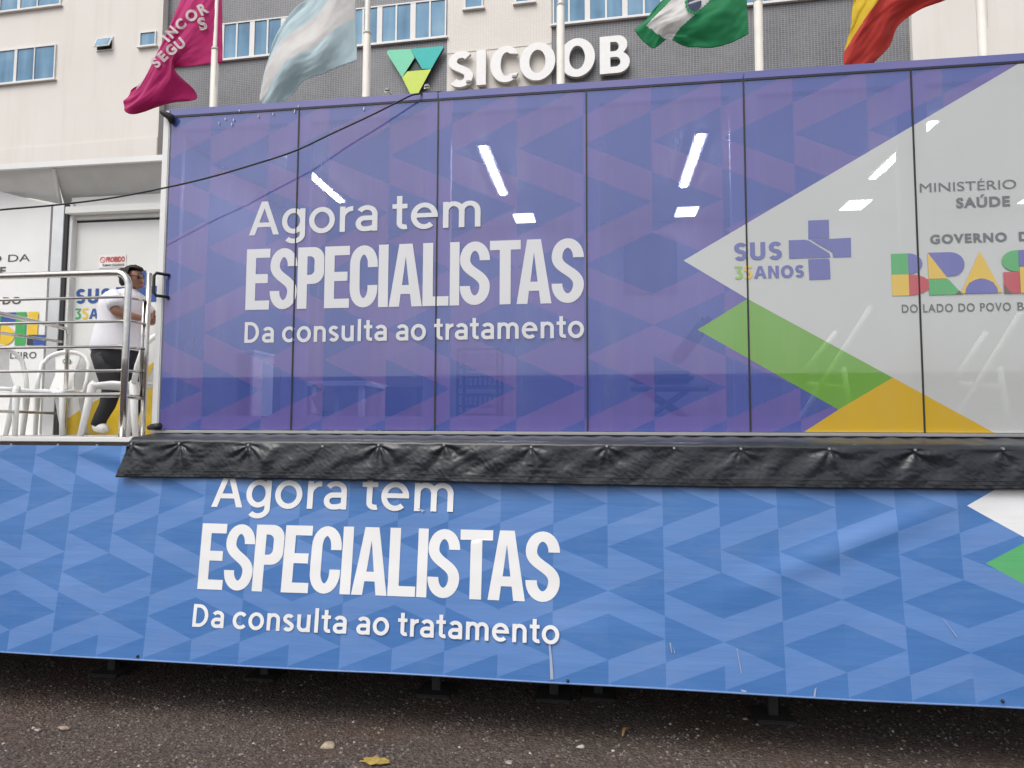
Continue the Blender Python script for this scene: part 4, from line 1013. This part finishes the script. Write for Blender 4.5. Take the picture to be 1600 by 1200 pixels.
# ================================================================== BANNER UNDER THE DECK
def bwave(x, z):
    d = .010*math.sin(x*1.7+.6) + .007*math.sin(x*3.9+z*2.2) + .006*mnoise.noise((x*1.5, z*2.5, 4))
    d += .002*mnoise.noise((x*3, z*9, 9))
    # sag folds near the upper left corner and a soft diagonal crease at right
    d += .018*math.exp(-((x+.3)**2/.3+(z+.15+.25*(x+.3))**2/.004)) - .012*math.exp(-((x+.1)**2/.3+(z+.24+.3*(x+.1))**2/.005))
    t = (z+.62)-(x-4.6)*.42; d += .016*math.exp(-t*t/.006)*math.exp(-(x-4.6)**2/.35)
    return d
def bmap(off):
    nrm = Vector((0, -1, BS)).normalized()
    def f(x, z):
        p = Vector((x, BY+BS*(z-BZ), z)); k = min(1, max(0, (-.10-z)/.12)); return p + nrm*(off + bwave(x, z)*(.25+.75*k))
    return f
BN_ = thing('banner', 'long blue printed banner with white lettering hanging under the trailer deck', 'banner', (2.6, -.3, -1.45))
BB = lambda x: -1.468+(x+.77)*.0035
BREG = [([(5.205,-.407),(6.3,.24),(9,.24),(9,-2.4),(8.6,-2.4),(5.484,-.573)], 1), ([(5.274,-.719),(5.484,-.603),(6.9,-1.43),(6.69,-1.54)], 2)]
printed('sheet', -4.0, 7.0, -1.462, -.108, 360, 60, BREG, [v_pat, v_white, v_green], bmap(0), BN_)
let_v = vinyl('banner_letter_white', lambda n: n.ramp(n.noise(3, 3, n.obj()), [(.3, (.74, .74, .74)), (.7, (.80, .80, .80))]), False)
bl = bmap(.0025)
sheet2d(mono_text('Agora tem', .628, 2.240, -.500, .235, .148), BN_, 'lettering', let_v, bl, .03, 'white words "Agora tem" half hidden by the black sheet')
sheet2d(especialistas(.583, 2.907, -1.016, -.606), BN_, 'lettering', let_v, bl, .03, 'large white word "ESPECIALISTAS" on the blue banner')
sheet2d(mono_text('Da consulta ao tratamento', .573, 2.907, -1.246, .138, .166), BN_, 'lettering', let_v, bl, .03, 'white line "Da consulta ao tratamento" on the blue banner')
# hem, rivets, scratches
m = MB(); pts = [bmap(.003)(-4+.05*i, -1.462) for i in range(221)]; m.tube(pts, .006, 6); m.build('hem', vinyl('hem_blue', lambda n: n.ramp(n.noise(3, 3, n.obj()), [(.3, (.10, .18, .36)), (.7, (.16, .24, .42))]), False), BN_, True)
m = MB()
for px, py in ((216,1025),(887,1063),(1568,1096)):
    p = onBan(px, py); q = bmap(.006)(p.x, p.z); m.ball(q, .009, 10, 6)
m.build('eyelet', black_rub, BN_, True)
scr = M('scratch_pale', (.32, .38, .50), .6)
def scratch(poly, lab=None):
    P = [onBan(*q) for q in poly]; sheet2d(fill2d([[(p.x, p.z) for p in P]]), BN_, 'scratch', scr, bmap(.007), .05, lab)
scratch([(857,1003),(860,1003),(863,1030),(865,1061),(860,1061),(859,1030)], 'pale vertical scrape under the lettering')
scratch([(1150,1012),(1151,1012),(1157,1045),(1158,1052),(1157,1052)]); scratch([(1269,1087),(1271,1075),(1274,1072),(1272,1087)]); scratch([(1157,1076),(1165,1078),(1166,1081),(1158,1080)])
scratch([(1472,965),(1473.2,966),(1495,995),(1494.4,996)]); scratch([(1046,1004),(1048,1004),(1050,1020),(1049,1020)]); scratch([(652,794),(664,797),(660,801)])
scratch([(1051,1008),(1055,1020),(1054,1021)])

# ================================================================== BLACK SHEET OVER THE DECK EDGE
SCREWS = [(207,693),(281,693),(389,695),(505,697),(592,695),(694,695),(830,698),(948,697),(1053,700),(1157,701),(1295,701),(1429,703),(1566,701)]
def black_sheet():
    n = N('black_plastic_sheet'); v = n.obj()
    n.base(n.ramp(n.noise(9, 5, v), [(.3, (.007, .0085, .012)), (.7, (.016, .019, .025))])); n.set(Roughness=.33); n.p.inputs['Specular IOR Level'].default_value = .5
    n.bump(n.noise(24, 6, n.obj((1, 1, 1.4)), .6), .2, .012)
    S = [onY(px, py, -.262) for px, py in SCREWS]
    rq = random.Random(5); SR = [(v_, rq.uniform(.15, 1.15), rq.uniform(4, 9)) for v_ in S]
    def fold(x, z):
        d = .016*mnoise.noise((x*1.6, z*1.2, 33))
        for s, q1, q2 in SR:
            dx, dz = x-s.x, z-s.z; r = math.hypot(dx, dz)
            if r < .5:
                th = math.atan2(dx, -dz); d += .013*q1*math.cos(th*q2+s.x*5+3*mnoise.noise((x*5, z*5, 2)))*math.exp(-r/(.05+.05*q1))*min(1, r/.04) - .006*q1*math.exp(-r*r/.0010)
        q = (z+.19)
        am = .45+.9*max(0, mnoise.noise((x*1.1, 0, 21))+.3)
        d += am*(.009*mnoise.noise((x*4+z*3, z*6, 2)) + .006*abs(mnoise.noise((x*10-z*9, z*9+x*2, 5))) + .005*abs(mnoise.noise((x*26+z*20, z*28, 7))) + .0018*mnoise.noise((x*60, z*50, 9)))
        d += .022*math.exp(-((x-1.0-(z+.19)*.35)/.05)**2)*max(0, min(1, (-z-.08)/.12))
        d += .004*math.sin((x*.9-z)*26+3*mnoise.noise((x*2, z*2, 1)))*max(0, 1-abs(q)/.16)
        return d
    nx, x0, x1 = 900, -.012, 6.9
    rows = [(-.012, -.0215), (-.06, -.030), (-.14, -.040), (-.215, -.047), (-.245, -.053), (-.256, -.066)]
    vz = [-.066-(.315-.066)*k/34 for k in range(1, 35)]
    vs = []; W = nx+1
    for (y, z) in rows:
        for i in range(W):
            x = x0+(x1-x0)*i/nx + .02; wv = .004*mnoise.noise((x*8, y*20, 1)) + .003*math.sin(x*40)*(y > -.2)
            sg = -.0025*x*max(0, -y/.22); vs.append((x, y, z+sg+wv*.8))
    for z in vz:
        for i in range(W):
            x = x0+(x1-x0)*i/nx + .02; k = (-.066-z)/.25
            x -= max(0, 1-i/40)*.075*k
            zz = z-.0025*x*(1-k)+(.006*math.sin(x*1.3)+.004*mnoise.noise((x*3, 0, 3)))*k
            vs.append((x, -.262-.030*k-max(-.016, fold(x, z))*min(1, k*6), zz))
    H = len(rows)+len(vz); fs = [(j*W+i, (j+1)*W+i, (j+1)*W+i+1, j*W+i+1) for j in range(H-1) for i in range(nx)]
    t = thing('plastic_sheet', 'creased black plastic sheet draped over the deck edge below the glass', 'sheet', (3, -.24, -.3))
    m = MB(); m.add(vs, fs); o = m.build('sheet', n.m, t, True)
    md = o.modifiers.new('thickness', 'SOLIDIFY'); md.thickness = .002; md.offset = 0
    m = MB()
    for z in (-.268, -.290):
        pts = [(x0+.0+(x1-x0)*i/300, -.262-.030*((-.066-z)/.25)-fold(x0+(x1-x0)*i/300, z)-.0025, z+.006*math.sin((x0+(x1-x0)*i/300)*1.3)) for i in range(301)]
        m.tube(pts, .0018, 5)
    m.build('stitch_line', M('black_thread', (.01, .01, .012), .6), t)
    for s in S:
        m = MB(); m.tube([(s.x, -.274, s.z), (s.x, -.240, s.z)], .0075, 8); m.build('screw', alu, t)
black_sheet()

# ================================================================== RAILING ON THE DECK
def railing():
    Yr = -.17
    def P(px, py, Y=Yr): return onY(px, py, Y)
    p0 = P(196, 560); xp = p0.x
    t = thing('railing', 'stainless steel railing along the front of the side deck', 'railing', (xp, Yr, -.05))
    zt = P(150, 427).z; r = .024
    pts = [(-6.4, Yr, zt), (-3, Yr, zt), (xp-.14, Yr, zt)] + [(xp-.10+.10*math.sin(R(a)), Yr, zt-.10+.10*math.cos(R(a))) for a in range(15, 91, 15)] + [(xp, Yr, .5), (xp, Yr, -.05)]
    m = MB(); m.tube(pts, r, 14); m.build('top_rail', steel, t, True)
    for py, rr in ((464, .0105), (502, .0105), (541, .0105), (579, .0105), (617, .018)):
        z = P(190, py).z; m = MB(); m.tube([(-6.4, Yr, z), (xp, Yr, z)], rr, 10); m.build('rail_bar', steel, t, True)
    Y2 = .0; q = onY(228.5, 540, Y2); x2 = q.x
    m = MB(); m.tube([(x2, Y2, -.05), (x2, Y2, onY(230, 427, Y2).z)], .019, 12); m.build('post', steel, t, True)
    q3 = onY(221, 560, Y2-.02).x; m = MB(); m.tube([(q3, Y2-.02, onY(222, 620, Y2).z), (q3, Y2-.02, onY(224, 470, Y2).z)], .010, 10); m.build('post', steel, t, True)
    for (pa, pb, rr) in ((465, 471, .0095), (500, 507, .0095), (543, 545, .0095), (579, 582, .0095), (619, 622, .016)):
        m = MB(); m.tube([(xp, Yr, P(198, pa).z), (x2, Y2, onY(228, pb, Y2).z)], rr, 10); m.build('rail_bar', steel, t, True)
    m = MB()
    for x, y in ((xp, Yr), (x2, Y2)): m.tube([(x, y, -.055), (x, y, -.046)], .045, 14)
    m.build('base_flange', steel, t)
    for x in (-1.9, -3.4): m = MB(); m.tube([(x, Yr, -.05), (x, Yr, zt)], .02, 10); m.build('post', steel, t, True)
railing()
def side_rail():
    t = thing('stair_railing', 'short steel handrail running back behind the white chairs to the side panel', 'railing', (-1.6, .6, -.05))
    e1 = onY(96, 510, 1.0); e2 = onY(96, 534, 1.0); X = e1.x
    b1 = onY(0, 489, .2); b2 = onY(0, 520, .2)
    d1 = (b1-e1)*2.2; d2 = (b2-e2)*2.2
    m = MB(); m.tube([e1+d1, e1-Vector((.04, 0, 0)), e1+Vector((.02, .04, -.02)), e1+Vector((.03, .05, -.07)), (e1.x+.03, e1.y+.05, e2.z-.04), (e1.x+.03, e1.y+.05, -.05)], .018, 10); m.build('top_rail', steel, t, True)
    m = MB(); m.tube([e2+d2, e2], .012, 8); m.build('rail_bar', steel, t, True)
    for z in (.14,): m = MB(); m.tube([(e1.x+d1.x, e1.y+d1.y, z), (e1.x+.03, e1.y+.05, z)], .012, 8); m.build('rail_bar', steel, t, True)
    m = MB(); p = e1+d1*.9; m.tube([(p.x, p.y, p.z), (p.x, p.y, -.05)], .018, 8); m.build('post', steel, t, True)
side_rail()

# ================================================================== PLASTIC CHAIRS
plastic = M('white_plastic', (.74, .74, .73), .38, var=.03)
def make_chair(label):
    """monobloc chair facing +X in its own frame, seat .43 high"""
    t = thing('plastic_chair', label, 'chair', group='white plastic chairs on the side deck'); t['_local'] = 1
    # seat: curved sheet
    m = MB(); n = 10; vs = []; 
    for j in range(n+1):
        for i in range(n+1):
            u, v = i/n, j/n; x = -.21+.44*u; y = (-.22+.44*v)*(1-.06*(1-u)); z = .43-.02*math.sin(math.pi*v)*math.sin(math.pi*u)
            if u > .8: z -= .035*((u-.8)/.2)**2
            z -= .02*(abs(v-.5)*2)**6
            vs.append((x, y, z))
    W = n+1; fs = [(j*W+i, j*W+i+1, (j+1)*W+i+1, (j+1)*W+i) for j in range(n) for i in range(n)]
    vs2 = [(x, y, z-.016) for x, y, z in vs]; m.add(vs, fs); m.add(vs2, fs)
    rim = [i for i in range(W)] + [j*W+n for j in range(1, W)] + [n*W+i for i in range(n-1, -1, -1)] + [j*W for j in range(n-1, 0, -1)]
    o = len(vs); m.f += [(a, b, b+o, a+o) for a, b in zip(rim, rim[1:]+rim[:1])]; m.mi += [0]*len(rim)
    m.build('seat', plastic, t, True)
    # backrest: bowed hoop and a broad centre splat with two slots
    def bp(y, z): k = (z-.42)/.42; return (-.20-.12*k-.03*(1-(y/.24)**2), y, z)
    hoop = [bp(-.215, .42), bp(-.225, .55), bp(-.215, .70)] + [bp(.20*math.cos(R(a)), .70+.13*math.sin(R(a))) for a in range(170, 5, -15)] + [bp(.215, .70), bp(.225, .55), bp(.215, .42)]
    m = MB(); m.tube(hoop, .021, 8); m.build('back_frame', plastic, t, True)
    m = MB(); vs = []; nn = 10
    for j in range(nn+1):
        for i in range(7):
            z = .43+.385*j/nn; hw = .085+.035*abs(j/nn-.45)*2; y = -hw+2*hw*i/6; vs.append(bp(y, z))
    fs = [(j*7+i, j*7+i+1, (j+1)*7+i+1, (j+1)*7+i) for j in range(nn) for i in range(6)]
    o = len(vs); m.add(vs, fs); m.add([(x-.012, y, z) for x, y, z in vs], fs); m.build('backrest', plastic, t, True)
    # legs: wide channel legs that flare
    for x, y, dx in ((.20, -.20, .06), (.20, .20, .06), (-.19, -.20, -.07), (-.19, .20, -.07)):
        m = MB(); sy = 1 if y > 0 else -1
        m.tube([(x-.015*(1 if dx > 0 else -1), y*.93, .425), (x, y, .40), (x+dx*.45, y+sy*.018, .2), (x+dx, y+sy*.035, 0)], [.030, .033, .026, .021], 8); m.build('leg', plastic, t, True)
    m = MB()
    for sy in (-1, 1): m.tube([(.19, .21*sy, .405), (0, .215*sy, .418), (-.19, .21*sy, .405)], .018, 8)
    m.build('side_rim', plastic, t, True)
    return t
chA = make_chair('white plastic chair with a green sticker on its backrest standing before the side panel')
pa = onY(72, 672, .86); chA.location = (pa.x+.02, .86, -.055); chA.rotation_euler = (0, 0, R(-72)); chA.scale = (.90, .90, .93)
chB = copy_tree(chA); chB['label'] = 'white plastic chair at the left picture edge, turned sideways behind the rails'
pb = onY(30, 672, .62); chB.location = (pb.x, .62, -.055); chB.rotation_euler = (0, 0, R(-8))
chC = copy_tree(chA); chC['label'] = 'white plastic chair beside the standing woman, its back against the glass corner post'
pc = onY(206, 672, .55); chC.location = (pc.x, .55, -.055); chC.rotation_euler = (0, 0, R(174)); chC.scale = (1.0, 1.0, 1.0)
def sticker(ch):
    m = MB(); P = [(-.20-.12*.74-.03+.012, .04*math.cos(a), .73+.03*math.sin(a)) for a in [2*math.pi*k/20 for k in range(20)]]
    m.prism(P, (.004, 0, 0)); o = m.build('sticker', M('green_sticker', (.10, .30, .16), .5), ch); o['label'] = 'round green sticker'
    m = MB(); P = [(-.20-.12*.74-.03+.0175, y, z) for y, z in ((-.03, .722), (.03, .722), (.03, .738), (-.03, .738))]; m.prism(P, (.001, 0, 0)); s2 = m.build('sticker_band', plastic, ch)
sticker(chA)

# ================================================================== THE WOMAN ON THE DECK
def skin_mesh(name, V, E, Rr, mat, parent, sub=2, root=0, label=None):
    me = bpy.data.meshes.new(name); me.from_pydata([tuple(v) for v in V], E, []); o = bpy.data.objects.new(name, me); col.objects.link(o)
    sk = o.modifiers.new('skin', 'SKIN'); sk.use_smooth_shade = True; sk.branch_smoothing = .6
    for i, d in enumerate(me.skin_vertices[0].data):
        r_ = Rr[i]; d.radius = r_ if isinstance(r_, tuple) else (r_, r_); d.use_root = (i == root)
    ss = o.modifiers.new('sub', 'SUBSURF'); ss.levels = sub; ss.render_levels = sub
    bpy.context.view_layer.update(); m2 = mesh_of(o); bpy.data.objects.remove(o); m2.name = name
    m2.materials.clear(); m2.materials.append(mat)
    for p in m2.polygons: p.use_smooth = True
    return link(name, m2, parent, label)
def woman():
    Y = .80
    KP = 1/(onY(181, 560, Y).x-onY(180, 560, Y).x)
    def J(px, py, dy=0.0):
        p = onY(px, py, Y); return Vector((p.x, Y+dy, p.z))
    feet = J(180, 670)
    t = thing('person', 'woman in white T-shirt and black trousers bending her head beside a white chair', 'person', (feet.x, Y, -.055))
    skin = M('skin', (.24, .115, .07), .5, var=.06); shirt = M('white_tshirt', (.68, .67, .72), .8, var=.04, bump=.3, bscale=25); pants = M('black_trousers', (.012, .012, .016), .75, var=.2); hairm = M('black_hair', (.008, .0065, .006), .75, var=.3, scale=60, bump=.5, bscale=120)
    V = []; E = []; Rr = []
    def add(p, r, par=None):
        V.append(p); Rr.append(r)
        if par is not None: E.append((par, len(V)-1))
        return len(V)-1
    pel = add(J(184, 545), .105); bel = add(J(187, 515), .10, pel); che = add(J(191, 485), .10, bel); up = add(J(195, 464), .075, che)
    nk = add(J(204, 453), .047, up); nk2 = add(J(207, 447), .047, nk); sk1 = add(J(211.5, 440), .070, nk2); sk2 = add(J(211, 430), .082, sk1); add(J(210, 422), .06, sk2)
    jaw = add(J(215.5, 447), .040, sk1); add(J(218, 452), .022, jaw)
    ns = add(J(219.5, 440), .028, sk1); add(J(223.6, 441.5), .012, ns)
    for s in (-1, 1):
        sh = add(J(196, 467, .15*s), .052, up); el = add(J(208, 494, .215*s), .047, sh); mid = add(J(219, 498, .14*s), .042, el); wr = add(J(230, 500, .07*s), .027, mid); pm = add(J(235, 497, .05*s), .030, wr); pm2 = add(J(238.5, 494, .045*s), .026, pm)
        th = add(J(237, 489, .045*s-.02), .011, pm); th2 = add(J(238.5, 483.5, .045*s-.022), .009, th)
        for q in range(4):
            a = J(241.0-.2*q, 491.5+1.9*q, .045*s+.006); f1 = add(a, .0088, pm2); f2 = add(J(242.8-.3*q, 491.8+1.9*q, .045*s-.012), .0082, f1); add(J(241.2-.3*q, 492.4+1.9*q, .045*s-.030+.003*q), .0075, f2)
        hp = add(J(180 if s < 0 else 188, 556, .085*s), .075, pel)
        kn = add(J(184 if s < 0 else 198, 611, .085*s), .050, hp)
        an = add(J(165 if s < 0 else 189, 661, .085*s), .033, kn); hl = add(J(165 if s < 0 else 189, 668, .085*s), .028, an); add(J(178 if s < 0 else 203, 670, .09*s), .026, hl)
    skin_mesh('body', V, E, Rr, skin, t)
    # clothes: lofted shells round the body
    def loft(rings, seg=20):
        m = MB(); vs = []; fs = []; n = len(rings)
        for px, py, a_, b_ in rings:
            c = J(px, py)
            for k in range(seg):
                th = 2*math.pi*k/seg; vs.append(c + Vector((a_/KP*math.cos(th), b_*math.sin(th), 0)))
        for i in range(n-1):
            for k in range(seg): fs.append((i*seg+k, i*seg+(k+1) % seg, (i+1)*seg+(k+1) % seg, (i+1)*seg+k))
        fs += [tuple(range(seg)), tuple(range((n-1)*seg, n*seg))]; m.add(vs, fs); return m
    m = loft([(203,452.5,10,.062),(199,456,15,.10),(196,461,23,.165),(193,470,27,.20),(191.5,484,29,.20),(190,500,29,.19),(187,516,31,.19),(185,532,33.5,.20),(184,545,34,.205),(184,549,33,.20),(184,546,30,.18)])
    for s_ in (-1, 1):
        m.tube([J(194, 466, .12*s_), J(199, 471, .165*s_), J(205, 480, .195*s_), J(209, 487, .205*s_)], [.060, .068, .068, .066], 14)
    m.v = [tuple(Vector(v) + Vector((.012*mnoise.noise((v[0]*9, v[1]*9, v[2]*7)), .008*mnoise.noise((v[2]*12, v[0]*9, 4)), 0))) for v in m.v]
    m.build('tshirt', shirt, t, True)
    m = loft([(183,538,27,.165),(181,548,29,.185),(180,558,29,.19),(181,570,26,.18),(183,578,18,.14)])
    for s_, L in ((-1, [(176,556,.105),(180,575,.097),(184,596,.082),(186,612,.072),(180,634,.062),(170,652,.055),(165,665,.054)]), (1, [(189,556,.105),(194,575,.097),(198,596,.082),(200,612,.072),(198,634,.062),(193,652,.055),(190,665,.054)])):
        m.tube([J(x, y, .09*s_) for x, y, r_ in L], [r_ for x, y, r_ in L], 16)
    m.build('trousers', pants, t, True)
    shoe = M('white_shoe', (.66, .64, .62), .5)
    for s_ in (-1, 1):
        x = 163 if s_ < 0 else 188
        m = MB(); m.tube([J(x-4, 667, .09*s_), J(x, 666.5, .09*s_), J(x+6, 667.5, .092*s_), J(x+13, 669.5, .096*s_), J(x+19, 670.5, .098*s_)], [.022, .043, .046, .040, .018], 14); m.build('shoe', shoe, t, True)
    m = MB(); c = J(209.2, 430.5); m.ball(c, .1, 26, 20, (1.02, .90, .93)); keep = []
    for f in m.f:
        p_ = sum((Vector(m.v[i]) for i in f), Vector())/len(f) - c
        keep.append(not (p_.x > .018 and p_.z < .052) and not (p_.z < -.062))
    m.f = [f for f, k in zip(m.f, keep) if k]; m.mi = [0]*len(m.f)
    m.ball(J(192.5, 428), .052, 14, 10, (1, .9, 1.05)); m.ball(J(192, 438), .040, 12, 8, (.8, .8, 1.2)); m.ball(J(200, 433), .055, 12, 8, (1, .9, .9)); m.ball(J(217, 420), .032, 10, 8, (1.2, 1.4, .6))
    m.v = [tuple(Vector(v)+Vector((mnoise.noise((v[0]*40, v[1]*40, v[2]*14)),)*3)*.006) for v in m.v]
    m.build('hair', hairm, t, True)
    m = MB(); g0 = J(220, 434, -.085); g1 = J(226, 435.5, -.05)
    m.tube([J(207, 434, -.088), g0, g1], .005, 6); m.tube([J(226.5, 433+3*0, 0)+Vector((0, -.05+.035*math.cos(k*.6), .022*math.sin(k*.6))) for k in range(12)], .004, 5); m.build('glasses', black_rub, t, True)
    m = MB(); m.ball(J(208.5, 438, -.082), .022, 10, 8, (.6, .4, 1)); m.build('ear', skin, t, True)
    m = MB(); m.ball(J(222, 436, -.045), .011, 8, 6); m.build('eye', M('eye_dark', (.02, .015, .012), .2), t, True)
    m = MB(); m.tube([J(221.5, 447.5, -.03), J(223, 447, 0), J(221.5, 447.5, .03)], [.006, .009, .006], 8); m.build('mouth', M('lips', (.25, .08, .07), .4), t, True)
woman()
# thin red stick behind the chair
p = onY(212, 672, .95); q = onY(213, 640, .95); m = MB(); m.tube([(p.x, .95, -.05), (q.x, .97, q.z)], .012, 8); t = thing('broom', 'thin red handle standing on the deck behind the white chair', 'broom', (p.x, .95, -.05)); m.build('handle', M('red_plastic', (.42, .05, .04), .4), t, True)
m = MB(); m.box(p.x-.03, p.x+.03, .90, 1.0, -.054, -.01); m.build('head', M('red_head', (.36, .04, .04), .6), t, bevel=.006)

# ================================================================== CABLE ACROSS THE FRONT
pts = []
CP = [(-240, 352, -1.3), (-60, 337, -.85), (0, 328, -.66), (80, 321, -.54), (170, 310, -.42), (250, 295, -.33), (320, 279, -.27), (390, 259, -.21), (460, 236, -.16), (520, 208, -.12), (580, 180, -.09), (620, 160, -.07), (640, 150, -.06), (648, 147.5, -.05), (660, 146, .0), (690, 143, .3)]
Q = [onY(a, b, y) for a, b, y in CP]
for i in range(len(CP)*6): pts.append(crv(Q, i/(len(CP)*6-1)))
m = MB(); m.tube(pts, .006, 8); tag(m.build('cable', black_rub, None, True), 'long black cable sagging from the trailer top across the purple glass to the left', 'cable')

# ================================================================== LITTER AND PEBBLES ON THE ASPHALT
def lump(name, px, py, r, c, label, cat, group, flat=.45):
    p = onZ(px, py, GZ); m = MB(); n = 3; seg = 9; vs = []; s = rnd.random()*50
    m.ball((p.x, p.y, GZ+r*flat*.6), r, 12, 8, (1.25, 1, flat))
    m.v = [tuple(Vector(v)+Vector((mnoise.noise((v[0]*.9/r+s, v[1]*.9/r, v[2]/r)), mnoise.noise((v[1]*.9/r+s, v[2]/r, 3)), .4*mnoise.noise((v[2]/r, v[0]/r+s, 5))))*r*.85) for v in m.v]
    tag(m.build(name, M(f'{name}_{c[0]:.2f}', c, .8, var=.2, scale=40), None, False), label, cat, group)
lump('stone', 98, 1140, .030, (.26, .20, .16), 'pale brown stone on the asphalt near the left edge', 'stone', 'loose stones on the asphalt')
lump('stone', 512, 1167, .034, (.34, .28, .21), 'pale cream stone lying on the asphalt below the banner lettering', 'stone', 'loose stones on the asphalt')
lump('stone', 60, 1142, .016, (.30, .27, .25), 'small grey stone left of the pale brown stone', 'stone', 'loose stones on the asphalt')
lump('stone', 908, 1168, .018, (.42, .40, .37), 'small white stone on the asphalt under the right half of the banner', 'stone', 'loose stones on the asphalt')
lump('stone', 245, 1108, .012, (.34, .30, .28), 'tiny pale stone close to the banner shadow at left', 'stone', 'loose stones on the asphalt')
lump('stone', 796, 1193, .016, (.30, .28, .26), 'small pale stone at the bottom edge of the picture', 'stone', 'loose stones on the asphalt')
lump('stone', 1164, 1124, .012, (.44, .42, .40), 'tiny white stone near the support leg at right', 'stone', 'loose stones on the asphalt')
p = onZ(587, 1192, GZ); m = MB()
P = [(p.x+.075*(1+.25*math.sin(k*2.7))*math.cos(k*math.pi/9), p.y+.04*(1+.3*math.sin(k*3.9+1))*math.sin(k*math.pi/9), GZ+.010) for k in range(18)]; m.prism(P, (0, 0, .004))
tag(m.build('leaf', M('yellow_leaf', (.34, .24, .06), .7, var=.35, scale=40), None), 'yellow fallen leaf on the asphalt at the bottom edge', 'leaf')
p = onZ(980, 1148, GZ); m = MB(); m.tube([(p.x-.03, p.y-.05, GZ+.012), (p.x-.02, p.y+.0, GZ+.03), (p.x+.02, p.y+.06, GZ+.02)], [.006, .012, .004], 6); tag(m.build('leaf', M('brown_leaf', (.30, .17, .08), .7), None, True), 'curled brown leaf on the asphalt right of the middle', 'leaf')

# ================================================================== ACROSS THE STREET (mirrored in the glass)
t = thing('low_shop', 'long low building with dark shutters across the street, mirrored in the glass', 'building', (3, -34, GZ))
m = MB(); m.box(-40, 46, -42, -34, GZ, GZ+4.6); m.build('wall', M('shop_wall', (.22, .20, .19), .8, var=.2, scale=.4), t)
m = MB(); m.box(-41, 47, -43, -33.4, GZ+4.61, GZ+4.95); m.build('roof', M('shop_roof', (.16, .10, .08), .8), t)
for k in range(8):
    m = MB(); m.box(-36+10*k, -31+10*k, -34.05, -33.98, GZ+.1, GZ+3.2); m.build('shutter', M('shop_shutter', (.12, .13, .15), .5), t)

# ================================================================== LOOSE GRIT ON THE ASPHALT
m = MB(); rg = random.Random(3)
OCT = [(0,2,4),(2,1,4),(1,3,4),(3,0,4),(2,0,5),(1,2,5),(3,1,5),(0,3,5)]
for k in range(15000):
    y = -1.15 + 1.75*rg.random()**1.1; x = rg.uniform(-1.4, 6.4)
    r = .004 + .011*rg.random()**2.8; z = GZ + 0.018*mnoise.noise((x*.6, y*.6, 3)) + .008*mnoise.noise((x*2.1, y*2.1, 8))
    a_ = rg.random()*3.1; ca, sa = math.cos(a_), math.sin(a_); fl = rg.uniform(.5, .9)
    P = [(dx*r*rg.uniform(.7, 1.2), dy*r*rg.uniform(.7, 1.2), dz*r*fl*rg.uniform(.7, 1.1)) for dx, dy, dz in ((1,0,0),(-1,0,0),(0,1,0),(0,-1,0),(0,0,1),(0,0,-1))]
    q = rg.random(); mi = 0 if q < .38 else 1 if q < .72 else 2 if q < .93 else 3 if q < .985 else 4
    m.add([(x+px*ca-py*sa, y+px*sa+py*ca, z+pz+.001) for px, py, pz in P], OCT, mi)
g_ = m.build('gravel', [M('grit_dark', (.045, .036, .033), .9, var=.3, scale=3), M('grit_brown', (.11, .085, .075), .9, var=.3, scale=3), M('grit_grey', (.16, .14, .13), .9, var=.3, scale=3), M('grit_tan', (.22, .17, .13), .9, var=.3, scale=3), M('grit_pale', (.42, .39, .36), .8, var=.2, scale=3)], None, kind='stuff')
tag(g_, 'fine loose grit scattered over the dark asphalt in front of the banner', 'gravel')

for o in list(bpy.data.objects):
    if '_local' in o: del o['_local']
